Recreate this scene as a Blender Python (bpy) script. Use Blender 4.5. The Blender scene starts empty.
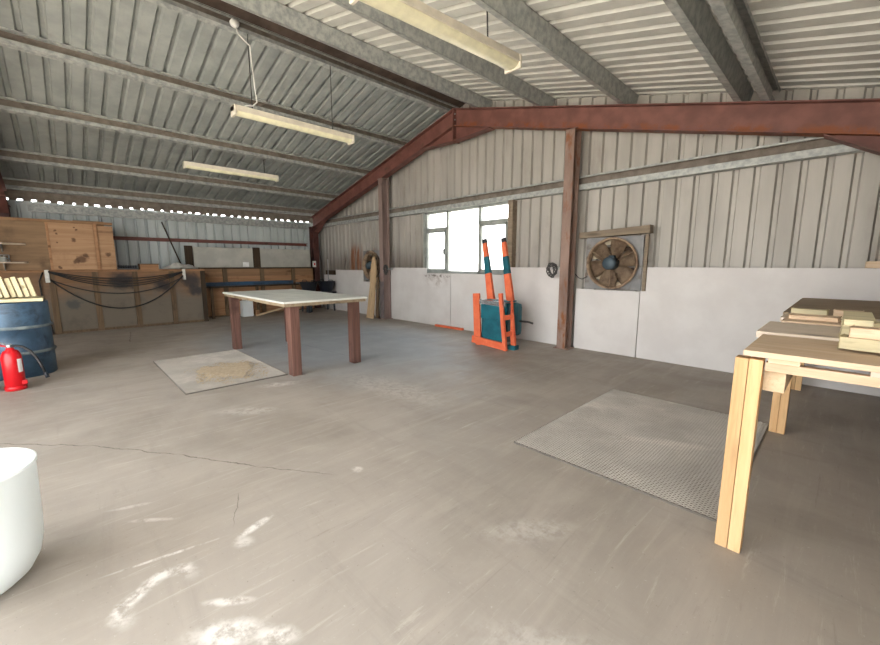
import bpy, bmesh, math, random
from mathutils import Vector, Matrix
random.seed(11)
PI = math.pi
SC = bpy.context.scene
COL = SC.collection
V = Vector

# ------------------------------------------------------------------ mesh helpers
def BM():
    return bmesh.new()

def box(bm, lo, hi, bev=0.0, M=None):
    r = bmesh.ops.create_cube(bm, size=1.0)
    vs = r['verts']
    c = [(a + b) / 2 for a, b in zip(lo, hi)]
    s = [abs(b - a) for a, b in zip(lo, hi)]
    for v in vs:
        v.co = V((c[0] + v.co.x * s[0], c[1] + v.co.y * s[1], c[2] + v.co.z * s[2]))
    if bev > 0:
        es = list({e for v in vs for e in v.link_edges})
        rr = bmesh.ops.bevel(bm, geom=es, offset=min(bev, min(s) * .45), segments=2, affect='EDGES', profile=.6)
        vs = list({v for f in rr['faces'] for v in f.verts} | {v for v in vs if v.is_valid})
    if M is not None:
        for v in vs:
            v.co = M @ v.co
    return vs

def beam(bm, p0, p1, w, h, bev=0.003, up=(0, 0, 1), w1=None, h1=None):
    """rectangular bar from p0 to p1; w across, h along 'up'; may taper to w1 x h1"""
    p0, p1 = V(p0), V(p1)
    d = (p1 - p0).normalized(); u = V(up)
    s = d.cross(u)
    if s.length < 1e-4:
        s = d.cross(V((0, 1, 0)))
    s.normalize(); u = s.cross(d).normalized()
    w1 = w if w1 is None else w1; h1 = h if h1 is None else h1
    r = bmesh.ops.create_cube(bm, size=1.0); vs = r['verts']
    for v in vs:
        a, b, c = v.co
        base, ww, hh = (p0, w, h) if a < 0 else (p1, w1, h1)
        v.co = base + s * (b * ww) + u * (c * hh)
    if bev > 0:
        es = list({e for v in vs for e in v.link_edges})
        bmesh.ops.bevel(bm, geom=es, offset=bev, segments=2, affect='EDGES', profile=.6)

def tube(bm, pts, r, seg=8, r1=None, cap=True):
    pts = [V(p) for p in pts]; n = len(pts); rings = []
    prev = None
    for i, p in enumerate(pts):
        d = (pts[min(i + 1, n - 1)] - pts[max(i - 1, 0)]).normalized()
        if prev is None:
            a = d.orthogonal().normalized()
        else:
            a = (prev - d * prev.dot(d))
            a = a.normalized() if a.length > 1e-5 else d.orthogonal().normalized()
        prev = a; b = d.cross(a)
        rr = r if r1 is None else r + (r1 - r) * i / (n - 1)
        rings.append([bm.verts.new(p + a * (rr * math.cos(2 * PI * k / seg)) + b * (rr * math.sin(2 * PI * k / seg))) for k in range(seg)])
    for i in range(n - 1):
        for k in range(seg):
            f = bm.faces.new((rings[i][k], rings[i][(k + 1) % seg], rings[i + 1][(k + 1) % seg], rings[i + 1][k])); f.smooth = True
    if cap:
        bm.faces.new(rings[0][::-1]); bm.faces.new(rings[-1])

def lathe(bm, prof, c=(0, 0, 0), seg=40, M=None, smooth=True):
    c = V(c); rings = []
    for r, z in prof:
        if r < 1e-6:
            rings.append([bm.verts.new(c + V((0, 0, z)))])
        else:
            rings.append([bm.verts.new(c + V((r * math.cos(2 * PI * k / seg), r * math.sin(2 * PI * k / seg), z))) for k in range(seg)])
    for a, b in zip(rings, rings[1:]):
        for k in range(seg):
            k2 = (k + 1) % seg
            if len(a) == 1 and len(b) == 1: continue
            if len(a) == 1: f = bm.faces.new((a[0], b[k2], b[k]))
            elif len(b) == 1: f = bm.faces.new((a[k], a[k2], b[0]))
            else: f = bm.faces.new((a[k], a[k2], b[k2], b[k]))
            f.smooth = smooth
    if M is not None:
        for ring in rings:
            for v in ring: v.co = M @ v.co

def prism(bm, pts, ext):
    """closed polygon pts (3D) pushed along vector ext"""
    e = V(ext)
    a = [bm.verts.new(V(p)) for p in pts]; b = [bm.verts.new(V(p) + e) for p in pts]
    bm.faces.new(a[::-1]); bm.faces.new(b)
    n = len(a)
    for i in range(n):
        bm.faces.new((a[i], a[(i + 1) % n], b[(i + 1) % n], b[i]))

def profile_run(bm, prof, p0, p1, ax, up, t=0.004):
    """open thin section prof [(a,b)] in the (ax, up) plane swept from p0 to p1, with sheet thickness t"""
    p0, p1, ax, up = V(p0), V(p1), V(ax), V(up)
    n = len(prof); out = []
    for i in range(n):
        a = V(prof[max(i - 1, 0)]); b = V(prof[i]); c = V(prof[min(i + 1, n - 1)])
        t1 = (b - a); t2 = (c - b)
        n1 = V((-t1.y, t1.x)).normalized() if t1.length > 0 else None
        n2 = V((-t2.y, t2.x)).normalized() if t2.length > 0 else None
        nn = n1 or n2
        if n1 and n2:
            nn = (n1 + n2); nn = nn / max(.3, nn.dot(n1))
        out.append(b + nn * t)
    loop = [V(p) for p in prof] + out[::-1]
    prism(bm, [p0 + ax * q.x + up * q.y for q in loop], p1 - p0)

ORG = {}
def link(o):
    COL.objects.link(o); return o

def fin(bm, name, mat, smooth=None):
    bmesh.ops.recalc_face_normals(bm, faces=bm.faces[:])
    me = bpy.data.meshes.new(name); bm.to_mesh(me); bm.free()
    me.materials.append(mat)
    return link(bpy.data.objects.new(name, me))

def thing(name, label, cat, loc, group=None):
    o = bpy.data.objects.new(name, None); o.empty_display_size = .1; link(o)
    o.location = loc; ORG[o.name] = V(loc)
    o['label'] = label; o['category'] = cat
    if group: o['group'] = group
    return o

def part(name, bm, mat, parent, label=None):
    """bm is in world space; the part sits at its thing's origin"""
    org = ORG[parent.name]
    bmesh.ops.translate(bm, verts=bm.verts[:], vec=-org)
    o = fin(bm, name, mat); o.parent = parent
    ORG[o.name] = org
    if label: o['label'] = label
    return o

def single(name, bm, mat, label, cat, loc, group=None):
    bmesh.ops.translate(bm, verts=bm.verts[:], vec=-V(loc))
    o = fin(bm, name, mat); o.location = loc; ORG[o.name] = V(loc)
    o['label'] = label; o['category'] = cat
    if group: o['group'] = group
    return o

def struct(name, bm, mat, parent=None):
    o = fin(bm, name, mat)
    if parent: o.parent = parent
    else: o['kind'] = 'structure'
    ORG[o.name] = V((0, 0, 0))
    return o

def dup(root, loc, label, group=None):
    r = root.copy(); COL.objects.link(r); r.location = loc; r['label'] = label
    if group: r['group'] = group
    ORG[r.name] = V(loc)
    for ch in list(root.children):
        c = ch.copy(); COL.objects.link(c); c.parent = r
        for g in ch.children:
            d = g.copy(); COL.objects.link(d); d.parent = c
    return r

# ------------------------------------------------------------------ materials
class N:
    def __init__(self, name, rough=.6, metal=0.0, spec=.4):
        self.m = bpy.data.materials.new(name); self.m.use_nodes = True
        self.t = self.m.node_tree; self.n = self.t.nodes
        self.b = self.n['Principled BSDF']
        self.b.inputs['Roughness'].default_value = rough
        self.b.inputs['Metallic'].default_value = metal
        self.b.inputs['Specular IOR Level'].default_value = spec
        self.tc = self.n.new('ShaderNodeTexCoord')
    def L(self, a, b): self.t.links.new(a, b)
    def set(self, sock, v):
        if hasattr(v, 'is_output') or isinstance(v, bpy.types.NodeSocket): self.L(v, sock)
        else: sock.default_value = v
    def coord(self, scale=(1, 1, 1), rot=(0, 0, 0), loc=(0, 0, 0), kind='Object', rand=False):
        mp = self.n.new('ShaderNodeMapping'); mp.inputs['Scale'].default_value = scale
        mp.inputs['Rotation'].default_value = rot; mp.inputs['Location'].default_value = loc
        src = self.tc.outputs[kind]
        if rand:
            oi = self.n.new('ShaderNodeObjectInfo'); va = self.n.new('ShaderNodeVectorMath'); va.operation = 'ADD'
            mu = self.n.new('ShaderNodeMath'); mu.operation = 'MULTIPLY'; mu.inputs[1].default_value = 37.0
            self.L(oi.outputs['Random'], mu.inputs[0]); self.L(src, va.inputs[0]); self.L(mu.outputs[0], va.inputs[1]); src = va.outputs[0]
        self.L(src, mp.inputs['Vector']); return mp.outputs[0]
    def noise(self, vec, scale=5, detail=4, rough=.55, dist=0):
        x = self.n.new('ShaderNodeTexNoise'); x.inputs['Scale'].default_value = scale
        x.inputs['Detail'].default_value = detail; x.inputs['Roughness'].default_value = rough; x.inputs['Distortion'].default_value = dist
        self.L(vec, x.inputs['Vector']); return x.outputs['Fac']
    def ramp(self, f, a, b, lo=0.0, hi=1.0, ease=True):
        x = self.n.new('ShaderNodeMapRange'); x.clamp = True
        if ease: x.interpolation_type = 'SMOOTHSTEP'
        x.inputs['From Min'].default_value = a; x.inputs['From Max'].default_value = b
        x.inputs['To Min'].default_value = lo; x.inputs['To Max'].default_value = hi
        self.set(x.inputs['Value'], f); return x.outputs[0]
    def math(self, op, a, b=0.0):
        x = self.n.new('ShaderNodeMath'); x.operation = op; self.set(x.inputs[0], a); self.set(x.inputs[1], b); return x.outputs[0]
    def mix(self, f, a, b):
        x = self.n.new('ShaderNodeMix'); x.data_type = 'RGBA'
        self.set(x.inputs['Factor'], f)
        for s, v in ((x.inputs['A'] if False else x.inputs[6], a), (x.inputs[7], b)):
            if isinstance(v, tuple): s.default_value = (*v[:3], 1)
            else: self.L(v, s)
        return x.outputs[2]
    def xyz(self, vec=None):
        s = self.n.new('ShaderNodeSeparateXYZ'); self.L(vec or self.tc.outputs['Object'], s.inputs[0]); return s.outputs
    def color(self, c):
        if isinstance(c, tuple): self.b.inputs['Base Color'].default_value = (*c, 1)
        else: self.L(c, self.b.inputs['Base Color'])
    def bump(self, f, strength=.2, dist=.01):
        x = self.n.new('ShaderNodeBump'); x.inputs['Strength'].default_value = strength; x.inputs['Distance'].default_value = dist
        self.L(f, x.inputs['Height']); self.L(x.outputs[0], self.b.inputs['Normal'])
    def rough(self, f): self.L(f, self.b.inputs['Roughness'])

def h(s):  # sRGB hex to linear
    s = s.lstrip('#'); o = []
    for i in (0, 2, 4):
        c = int(s[i:i + 2], 16) / 255
        o.append(c / 12.92 if c <= .04045 else ((c + .055) / 1.055) ** 2.4)
    return tuple(o)

def mottled(name, c1, c2, scale=6, rough=.6, metal=0.0, stretch=(1, 1, 1), bump=.08, c3=None, t3=(.6, .75), s3=3, spec=.4):
    n = N(name, rough, metal, spec)
    f = n.noise(n.coord(stretch, rand=True), scale, 6, .6)
    c = n.mix(n.ramp(f, .32, .68), c1, c2)
    if c3:
        g = n.noise(n.coord(stretch, loc=(7, 3, 1), rand=True), s3, 7, .65, .4)
        c = n.mix(n.ramp(g, *t3), c, c3)
    n.color(c)
    if bump: n.bump(n.noise(n.coord(), scale * 6, 3), bump, .004)
    return n.m

def wood(name, c1, c2, axis='x', dark=None, rough=.7, knots=True, sc=1.0):
    n = N(name, rough, 0, .25)
    st = {'x': (1.2, 22, 22), 'y': (22, 1.2, 22), 'z': (22, 22, 1.2)}[axis]
    vec = n.coord(tuple(q * sc for q in st), rand=True)
    f = n.noise(vec, 1.0, 6, .6, .6)
    g = n.noise(vec, 4.0, 3, .6, .2)
    c = n.mix(n.ramp(f, .3, .7), c1, c2)
    c = n.mix(n.math('MULTIPLY', n.ramp(g, .5, .75), .35), c, tuple(q * .55 for q in c1))
    if knots:
        kv = {'x': (1.4, 6, 6), 'y': (6, 1.4, 6), 'z': (6, 6, 1.4)}[axis]
        vo = n.n.new('ShaderNodeTexVoronoi'); vo.inputs['Scale'].default_value = 1.1
        n.L(n.coord(kv, rand=True), vo.inputs['Vector'])
        c = n.mix(n.ramp(vo.outputs['Distance'], .24, .06, 0, .7), c, tuple(q * .3 for q in c1))
    if dark:
        d = n.noise(n.coord((1, 1, 1), loc=(4, 4, 4), rand=True), 2.2, 6, .65)
        c = n.mix(n.ramp(d, .52, .72, 0, .8), c, dark)
    oi = n.n.new('ShaderNodeObjectInfo')
    hs = n.n.new('ShaderNodeHueSaturation'); n.L(c, hs.inputs['Color'])
    n.L(n.ramp(oi.outputs['Random'], 0, 1, .86, 1.12, False), hs.inputs['Value'])
    n.color(hs.outputs[0]); n.bump(g, .25, .003)
    return n.m

def plain(name, c, rough=.5, metal=0.0, spec=.5):
    n = N(name, rough, metal, spec)
    f = n.noise(n.coord(rand=True), 9, 4)
    n.color(n.mix(n.ramp(f, .3, .7), tuple(q * .9 for q in c), tuple(min(1, q * 1.06) for q in c)))
    return n.m

def concrete():
    n = N('concrete', .62, 0, .35)
    base = n.mix(n.ramp(n.noise(n.coord(), .9, 8, .62, .5), .3, .7), h('#968d83'), h('#aaa197'))
    # broad wiped streaks from sweeping and tyres
    st = n.noise(n.coord((4.0, .45, 1)), 1.6, 8, .65, .8)
    base = n.mix(n.ramp(st, .45, .75, 0, .5), base, h('#b4aa9f'))
    st2 = n.noise(n.coord((.5, 3.5, 1), loc=(3, 1, 0)), 1.3, 8, .7, .5)
    base = n.mix(n.ramp(st2, .52, .75, 0, .5), base, h('#8c847b'))
    fs = n.noise(n.coord((16, 1.2, 1), rot=(0, 0, .12)), 1.5, 7, .75, .4)
    base = n.mix(n.ramp(fs, .55, .72, 0, .45), base, h('#c9c1b6'))
    base = n.mix(n.ramp(fs, .42, .3, 0, .35), base, h('#7f766c'))
    # bluish window light painted into the floor colour round the far table
    x, y, z = n.xyz()
    dx = n.math('MULTIPLY', n.math('ADD', x, 6.2), .30); dy = n.math('MULTIPLY', n.math('ADD', y, -3.3), .5)
    rr = n.math('SQRT', n.math('ADD', n.math('MULTIPLY', dx, dx), n.math('MULTIPLY', dy, dy)))
    rr = n.math('ADD', rr, n.math('MULTIPLY', n.noise(n.coord(), 1.5, 5), .6))
    base = n.mix(n.ramp(rr, 1.45, .75, 0, .7), base, h('#939ca3'))
    # fine speckle
    sp = n.noise(n.coord(), 55, 3, .7)
    base = n.mix(n.ramp(sp, .62, .78, 0, .35), base, h('#d8d0c6'))
    base = n.mix(n.ramp(sp, .36, .25, 0, .45), base, h('#5d554c'))
    wn = n.math('MULTIPLY', n.math('SUBTRACT', n.noise(n.coord(), 7, 5), .5), .22)
    # white plaster marks spilled near the camera
    def blob(cx, cy, rx, ry, ang, ring, amt, tone=h('#e3ded8')):
        nonlocal base
        ca, sa = math.cos(ang), math.sin(ang)
        px = n.math('SUBTRACT', x, cx); py = n.math('SUBTRACT', y, cy)
        u = n.math('DIVIDE', n.math('ADD', n.math('MULTIPLY', px, ca), n.math('MULTIPLY', py, sa)), rx)
        v = n.math('DIVIDE', n.math('SUBTRACT', n.math('MULTIPLY', py, ca), n.math('MULTIPLY', px, sa)), ry)
        r = n.math('SQRT', n.math('ADD', n.math('MULTIPLY', u, u), n.math('MULTIPLY', v, v)))
        r = n.math('ADD', r, n.math('MULTIPLY', wn, 3.0))
        if ring:
            r = n.math('ABSOLUTE', n.math('SUBTRACT', r, .8)); f = n.ramp(r, .32, .05, 0, amt)
            f = n.math('MULTIPLY', f, n.ramp(v, .5, -.6, 0, 1))
        else:
            f = n.ramp(r, 1.1, .3, 0, amt)
        br = n.ramp(n.noise(n.coord((1, 1, 1), loc=(cx, cy, 0)), 16, 5, .7), .36, .6)
        base = n.mix(n.math('MULTIPLY', f, br), base, tone)
    for b in MARKS: blob(*b)
    # hairline cracks
    def crack(p, q, w, amt):
        nonlocal base
        L = math.hypot(q[0] - p[0], q[1] - p[1]); tx, ty = (q[0] - p[0]) / L, (q[1] - p[1]) / L
        px = n.math('SUBTRACT', x, p[0]); py = n.math('SUBTRACT', y, p[1])
        d = n.math('SUBTRACT', n.math('MULTIPLY', py, tx), n.math('MULTIPLY', px, ty))
        s = n.math('ADD', n.math('MULTIPLY', px, tx), n.math('MULTIPLY', py, ty))
        d = n.math('ABSOLUTE', n.math('ADD', d, n.math('MULTIPLY', wn, .35)))
        f = n.math('MULTIPLY', n.ramp(d, w, w * .3, 0, amt), n.math('MULTIPLY', n.ramp(s, -.02, .05), n.ramp(s, L + .02, L - .1)))
        base = n.mix(f, base, h('#4c453e'))
    for c in CRACKS: crack(*c)
    n.color(base)
    n.rough(n.ramp(n.noise(n.coord(), 3, 5), .3, .7, .5, .72))
    n.bump(n.noise(n.coord(), 40, 4), .12, .004)
    return n.m

def cladding(name, c1, c2, dirt, metal=.25, rough=.5, rust=None, grad=None):
    n = N(name, rough, metal, .4)
    c = n.mix(n.ramp(n.noise(n.coord((1, 1, .15)), 3, 6, .6), .3, .7), c1, c2)
    c = n.mix(n.ramp(n.noise(n.coord((1, 1, .35), loc=(3, 8, 1)), 2.3, 7, .65), .52, .78, 0, .55), c, dirt)
    x, y, z = n.xyz()
    if grad:   # grime creeping up from the boards
        w = n.math('ADD', z, n.math('MULTIPLY', n.math('SUBTRACT', n.noise(n.coord((6, 6, .7)), 1.5, 5), .5), .7))
        c = n.mix(n.math('MULTIPLY', n.ramp(w, grad[0], grad[1], .8, 0), n.ramp(x, grad[2], grad[3], 1, 0)), c, dirt)
    for (x0, x1, z0, z1, col) in (rust or []):
        m = n.math('MULTIPLY', n.math('MULTIPLY', n.ramp(x, x0, x0 + .15), n.ramp(x, x1, x1 - .15)), n.math('MULTIPLY', n.ramp(z, z0, z0 + .1), n.ramp(z, z1, z1 - .35)))
        m = n.math('MULTIPLY', m, n.ramp(n.noise(n.coord((7, 7, .8), loc=(1, 0, 2)), 1.4, 5), .38, .55))
        c = n.mix(m, c, col)
    n.color(c); return n.m

MARKS = [
    # cx, cy, rx, ry, angle, ring, amount
    (-1.76, .17, .16, .13, -1.15, True, .85),
    (-1.40, .30, .17, .07, .9, False, .85),
    (-1.27, .42, .10, .05, .8, False, .8),
    (-1.54, .35, .11, .025, .9, False, .8),
    (-1.93, .58, .03, .12, .35, False, .95),
    (-1.85, .50, .06, .05, .5, False, .6),
    (-2.00, .22, .26, .012, 1.38, False, .8),
    (-2.35, .22, .14, .02, .9, False, .5),
    (-2.57, .15, .12, .02, 1.2, False, .4),
    (-2.05, 1.25, .05, .04, 0, False, .7),
    (-3.6, 1.1, .35, .12, .9, False, .30),
    (-4.2, 1.62, .25, .10, 1.2, False, .5),
    (-3.3, 2.4, .9, .3, .1, False, .25),
    (-.45, 1.1, .5, .15, .5, False, .25),
    (-.95, 1.55, .3, .1, .9, False, .25),
]
CRACKS = [
    ((-4.2, -.44), (-3.68, .04), .006, .75), ((-3.68, .04), (-3.07, .48), .006, .75), ((-3.07, .48), (-2.52, .81), .006, .75), ((-2.52, .81), (-2.09, 1.11), .005, .6),
    ((-8.3, .75), (-9.6, .9), .012, .5), ((-2.3, .62), (-2.0, .5), .004, .5),
    ((-4.5, 2.9), (-6.4, 2.75), .008, .35),
]

MT = {}
MT['concrete'] = concrete()
MT['ground'] = mottled('outside_ground', h('#8f8a80'), h('#a8a296'), 2, .9)
MT['roof_left'] = cladding('roof_sheet_shaded', h('#8f9492'), h('#a3a7a4'), h('#7d7a73'), .0, .5)  # darker copy of the sheet: shade on the left slope painted in
MT['roof_right'] = cladding('roof_sheet_lit', h('#c6c6c0'), h('#d6d5ce'), h('#aaa69c'), .0, .42)  # paler copy of the sheet: brighter light on the right slope painted in
MT['gable'] = cladding('gable_sheet', h('#a39f98'), h('#b6b2ab'), h('#7d746b'), .05, .55,
                       rust=[(-9.75, -9.0, 1.1, 1.95, h('#86583c')), (-10.1, -9.65, 1.1, 1.75, h('#5d5048')), (-8.7, -8.2, 1.1, 1.75, h('#5d5048')), (.15, .35, 1.2, 2.4, h('#8a6a50'))], grad=(1.2, 1.85, -6.2, -5.6))
MT['wall'] = cladding('eaves_wall_sheet', h('#aab2b4'), h('#bdc4c4'), h('#858a89'), .0, .5)
MT['galv'] = mottled('galvanised_steel', h('#8f9392'), h('#b4b6b2'), 14, .45, .15, bump=.03)
MT['purlin_in'] = mottled('dusty_shaded_web', h('#6f665d'), h('#867c72'), 8, .8, .0, c3=h('#5d5148'))  # brown dust on the purlins; also paints the shade inside the gable girt
MT['redsteel'] = mottled('red_oxide_paint', h('#6a433d'), h('#7d524a'), 5, .6, 0, bump=.1, c3=h('#5c443a'), t3=(.55, .72), s3=4)
MT['ruststeel'] = mottled('rusty_red_steel', h('#7f695f'), h('#967f74'), 6, .75, 0, bump=.2, c3=h('#81502f'), t3=(.5, .66), s3=5, stretch=(1, 1, .35))
MT['greycol'] = mottled('faded_column_paint', h('#7f6c66'), h('#94807a'), 5, .7, 0, c3=h('#6d453d'), t3=(.56, .75), s3=4, stretch=(1, 1, .25))
MT['darkcol'] = mottled('dark_red_paint', h('#442825'), h('#573531'), 5, .6)
MT['board'] = mottled('white_wall_board', h('#cdc9c7'), h('#d6d3d1'), 2, .55, 0, bump=.02, c3=h('#bdb6b1'), t3=(.62, .95), s3=2)
MT['cream'] = plain('cream_enamel', h('#d8d0c0'), .5)
MT['diffuser'] = plain('prismatic_diffuser', h('#e4dfc0'), .35)
MT['wire'] = plain('dark_wire', h('#3c3a38'), .6)
MT['whiteflex'] = plain('white_flex', h('#d6d6d2'), .5)
MT['ridge'] = mottled('dark_ridge_trim', h('#40342e'), h('#564941'), 5, .7)
MT['casing'] = mottled('worn_casing', h('#5f5656'), h('#746a69'), 6, .6)
MT['black'] = plain('black_rubber', h('#17181b'), .55)
MT['blackplastic'] = plain('black_plastic', h('#22262e'), .4)
MT['pine_x'] = wood('pine_along_x', h('#cdb294'), h('#dac3a8'), 'x')
MT['pine_y'] = wood('pine_along_y', h('#c3aa8a'), h('#d2bb9c'), 'y')
MT['pine_z'] = wood('pine_upright', h('#cba172'), h('#d9b688'), 'z')
MT['pale_x'] = wood('pale_board', h('#d2c2b0'), h('#ded0c0'), 'x')
MT['stick_x'] = wood('treated_stick', h('#cabf9c'), h('#d8cdab'), 'x')
MT['tan_x'] = wood('weathered_sheet', h('#9a866f'), h('#aa967e'), 'x', dark=h('#8a745c'), knots=False)
MT['ply'] = wood('warm_plywood', h('#8a6a4e'), h('#9e7c5e'), 'y', dark=h('#6d503a'), sc=.5)
MT['ply_dark'] = wood('stained_plywood', h('#7d654d'), h('#93785c'), 'y', dark=h('#5d4b3a'), sc=.5, knots=False)
MT['ply_orange'] = wood('orange_boards', h('#8f6a4c'), h('#a67f5e'), 'y', dark=h('#6f5038'), sc=.6)
MT['post'] = wood('old_post', h('#5d4b39'), h('#73604a'), 'z', dark=h('#3f3327'))
MT['postdark'] = wood('tarred_post', h('#33291f'), h('#463829'), 'z', knots=False)
MT['mahog'] = wood('dark_red_timber', h('#553c34'), h('#6f5148'), 'z', dark=h('#453029'), knots=False)
MT['beige_z'] = wood('leaning_board', h('#b59a78'), h('#c8ad8a'), 'z')
MT['orange'] = mottled('orange_paint', h('#d4623f'), h('#e0744e'), 10, .5, bump=.05, c3=h('#bf5d50'), t3=(.6, .8))
MT['teal'] = mottled('teal_paint', h('#12525f'), h('#1a6472'), 8, .45, bump=.05, c3=h('#0f3f4b'), t3=(.55, .75))
MT['chrome'] = plain('shiny_steel', h('#c7cbd0'), .25, .8)
MT['red'] = plain('signal_red', h('#c5101c'), .3)
MT['whitelabel'] = plain('paper_label', h('#e5e5e5'), .6)
MT['drumblue'] = mottled('blue_drum_paint', h('#2f4558'), h('#48627a'), 3, .4, .1, bump=.06, c3=h('#1f2b38'), t3=(.5, .7), s3=3)
MT['drumhoop'] = mottled('scuffed_hoop', h('#5a6770'), h('#7c8688'), 9, .55, .2)
def milky():
    n = N('milky_plastic', .4); n.color(h('#eef2f1'))
    t = n.n.new('ShaderNodeBsdfTranslucent'); t.inputs['Color'].default_value = (.9, .92, .91, 1)
    mx = n.n.new('ShaderNodeMixShader'); mx.inputs[0].default_value = .3
    n.L(n.b.outputs[0], mx.inputs[1]); n.L(t.outputs[0], mx.inputs[2])
    out = [q for q in n.n if q.type == 'OUTPUT_MATERIAL'][0]; n.L(mx.outputs[0], out.inputs['Surface'])
    return n.m
MT['tub'] = milky()
MT['fanrust'] = mottled('rusty_fan_metal', h('#7d6651'), h('#a08a72'), 9, .6, .1, c3=h('#5a4434'), t3=(.52, .7), s3=6)
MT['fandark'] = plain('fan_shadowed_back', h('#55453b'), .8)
MT['louvre'] = mottled('louvre_slat', h('#c9b79b'), h('#ddd0b8'), 8, .6)
MT['motor'] = mottled('teal_motor', h('#384650'), h('#4b5a63'), 8, .5, .2)
MT['greybox'] = mottled('grey_fan_surround', h('#77787a'), h('#8b8a89'), 5, .6, .1, c3=h('#5f5148'), t3=(.5, .65))
MT['oldwood_x'] = wood('grey_lintel', h('#786b5c'), h('#8c7e6c'), 'x', dark=h('#55483c'))
MT['frame'] = mottled('window_paint', h('#8a8f8b'), h('#9ea29d'), 6, .5)
MT['greypanel'] = mottled('grey_board', h('#a1a099'), h('#b2b0a8'), 3, .6, 0, c3=h('#8a8981'), t3=(.6, .8), s3=2)
MT['bluebeam'] = mottled('blue_enamel_tube', h('#1f2f3f'), h('#2f4f6c'), 2.4, .4, .1, stretch=(1, 1, 1), c3=h('#9fb0bb'), t3=(.62, .7), s3=1.6)
MT['mesh'] = mottled('dusty_mesh_steel', h('#a69f96'), h('#b8b1a7'), 3, .6, .1, c3=h('#cac2b7'), t3=(.5, .7), s3=2)
MT['meshedge'] = plain('mesh_edge_shaded', h('#6b655d'), .6, .2)  # dark tone for the sheet edge and the shadow gap under it
MT['sawdust'] = mottled('sawdust', h('#ab9a82'), h('#bcab92'), 30, .95)
MT['tabletop'] = mottled('scuffed_white_board', h('#c0c3be'), h('#d4d6d0'), 4, .5, 0, c3=h('#83847d'), t3=(.6, .78), s3=6)
MT['tabledge'] = wood('dirty_ply_edge', h('#8a7a62'), h('#a2927a'), 'x', dark=h('#5f523f'))
MT['cloth'] = plain('pale_cloth', h('#e6e4df'), .9)
def rafter_mat():
    n = N('red_oxide_rusting_edge', .6)
    x, y, z = n.xyz()
    c = n.mix(n.ramp(n.noise(n.coord(rand=True), 5, 6), .32, .68), h('#6c463f'), h('#80554c'))
    w = n.math('ADD', z, n.math('MULTIPLY', n.math('ABSOLUTE', x), SL))
    w = n.math('ADD', w, n.math('MULTIPLY', n.math('SUBTRACT', n.noise(n.coord(), 9, 5, .7), .5), .16))
    m = n.math('MULTIPLY', n.ramp(w, .105, .04), n.ramp(n.noise(n.coord(), 3.5, 6, .7), .45, .55))
    n.color(n.mix(m, c, h('#83492a')))
    n.bump(n.noise(n.coord(), 30, 3), .1, .004); return n.m
def lower_board_mat():
    n = N('painted_lower_board', .7, 0, .3)
    x, y, z = n.xyz()
    c = n.mix(n.ramp(n.noise(n.coord((20, 1, 20)), 1, 5), .3, .7), h('#77593f'), h('#8a694d'))
    w = n.math('ADD', z, n.math('MULTIPLY', n.math('SUBTRACT', n.noise(n.coord(), 2.2, 6), .5), .9))
    c = n.mix(n.ramp(w, 1.1, .55, 0, .9), c, h('#6a645a'))
    c = n.mix(n.ramp(n.noise(n.coord((1, 1, 1), loc=(2, 5, 1)), 3, 7, .65), .5, .7, 0, .5), c, h('#514c45'))
    # sprayed dark patches where tins were painted
    for (cy, cz, r) in ((.92, .98, .30), (2.12, .95, .27), (2.2, .72, .2), (.15, .55, .15), (1.6, .85, .22)):
        dy = n.math('SUBTRACT', y, cy - .6); dz = n.math('MULTIPLY', n.math('SUBTRACT', z, cz), 1.2)
        d = n.math('SQRT', n.math('ADD', n.math('MULTIPLY', dy, dy), n.math('MULTIPLY', dz, dz)))
        d = n.math('ADD', d, n.math('MULTIPLY', n.math('SUBTRACT', n.noise(n.coord(), 9, 4), .5), .22))
        c = n.mix(n.ramp(d, r, r * .35, 0, .85), c, h('#262a31') if r > .155 else h('#4b4d4c'))
    n.color(c); return n.m
MT['lower'] = lower_board_mat()
MT['rafter'] = None

def ply_mat():
    n = N('knotty_plywood', .7, 0, .3)
    x, y, z = n.xyz()
    f = n.noise(n.coord((10, .7, 11)), 1.0, 6, .6, .6)
    c = n.mix(n.ramp(f, .3, .7), h('#9a785a'), h('#b08d6d'))
    c = n.mix(n.ramp(n.noise(n.coord((1, 1, 1), loc=(4, 4, 4)), 2.5, 6, .65), .5, .75, 0, .5), c, h('#7d5e46'))
    wob = n.math('MULTIPLY', n.math('SUBTRACT', n.noise(n.coord(), 12, 4), .5), .1)
    for cy, cz, r in ((.35, 1.40, .10), (.42, 1.46, .06), (.28, 1.36, .06), (.27, 1.76, .045), (.04, 1.92, .03), (.05, 1.86, .025), (.33, 1.95, .03), (.03, 1.24, .03), (.40, 1.28, .03), (.05, 1.70, .02), (.3, 1.98, .02), (.75, 1.5, .06)):
        dy = n.math('SUBTRACT', y, cy - .6); dz = n.math('SUBTRACT', z, cz)
        d = n.math('ADD', n.math('SQRT', n.math('ADD', n.math('MULTIPLY', dy, dy), n.math('MULTIPLY', dz, dz))), wob)
        c = n.mix(n.ramp(d, r, r * .4, 0, .8), c, h('#4a3020'))
    n.color(c); return n.m
MT['ply_knots'] = ply_mat()

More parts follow.
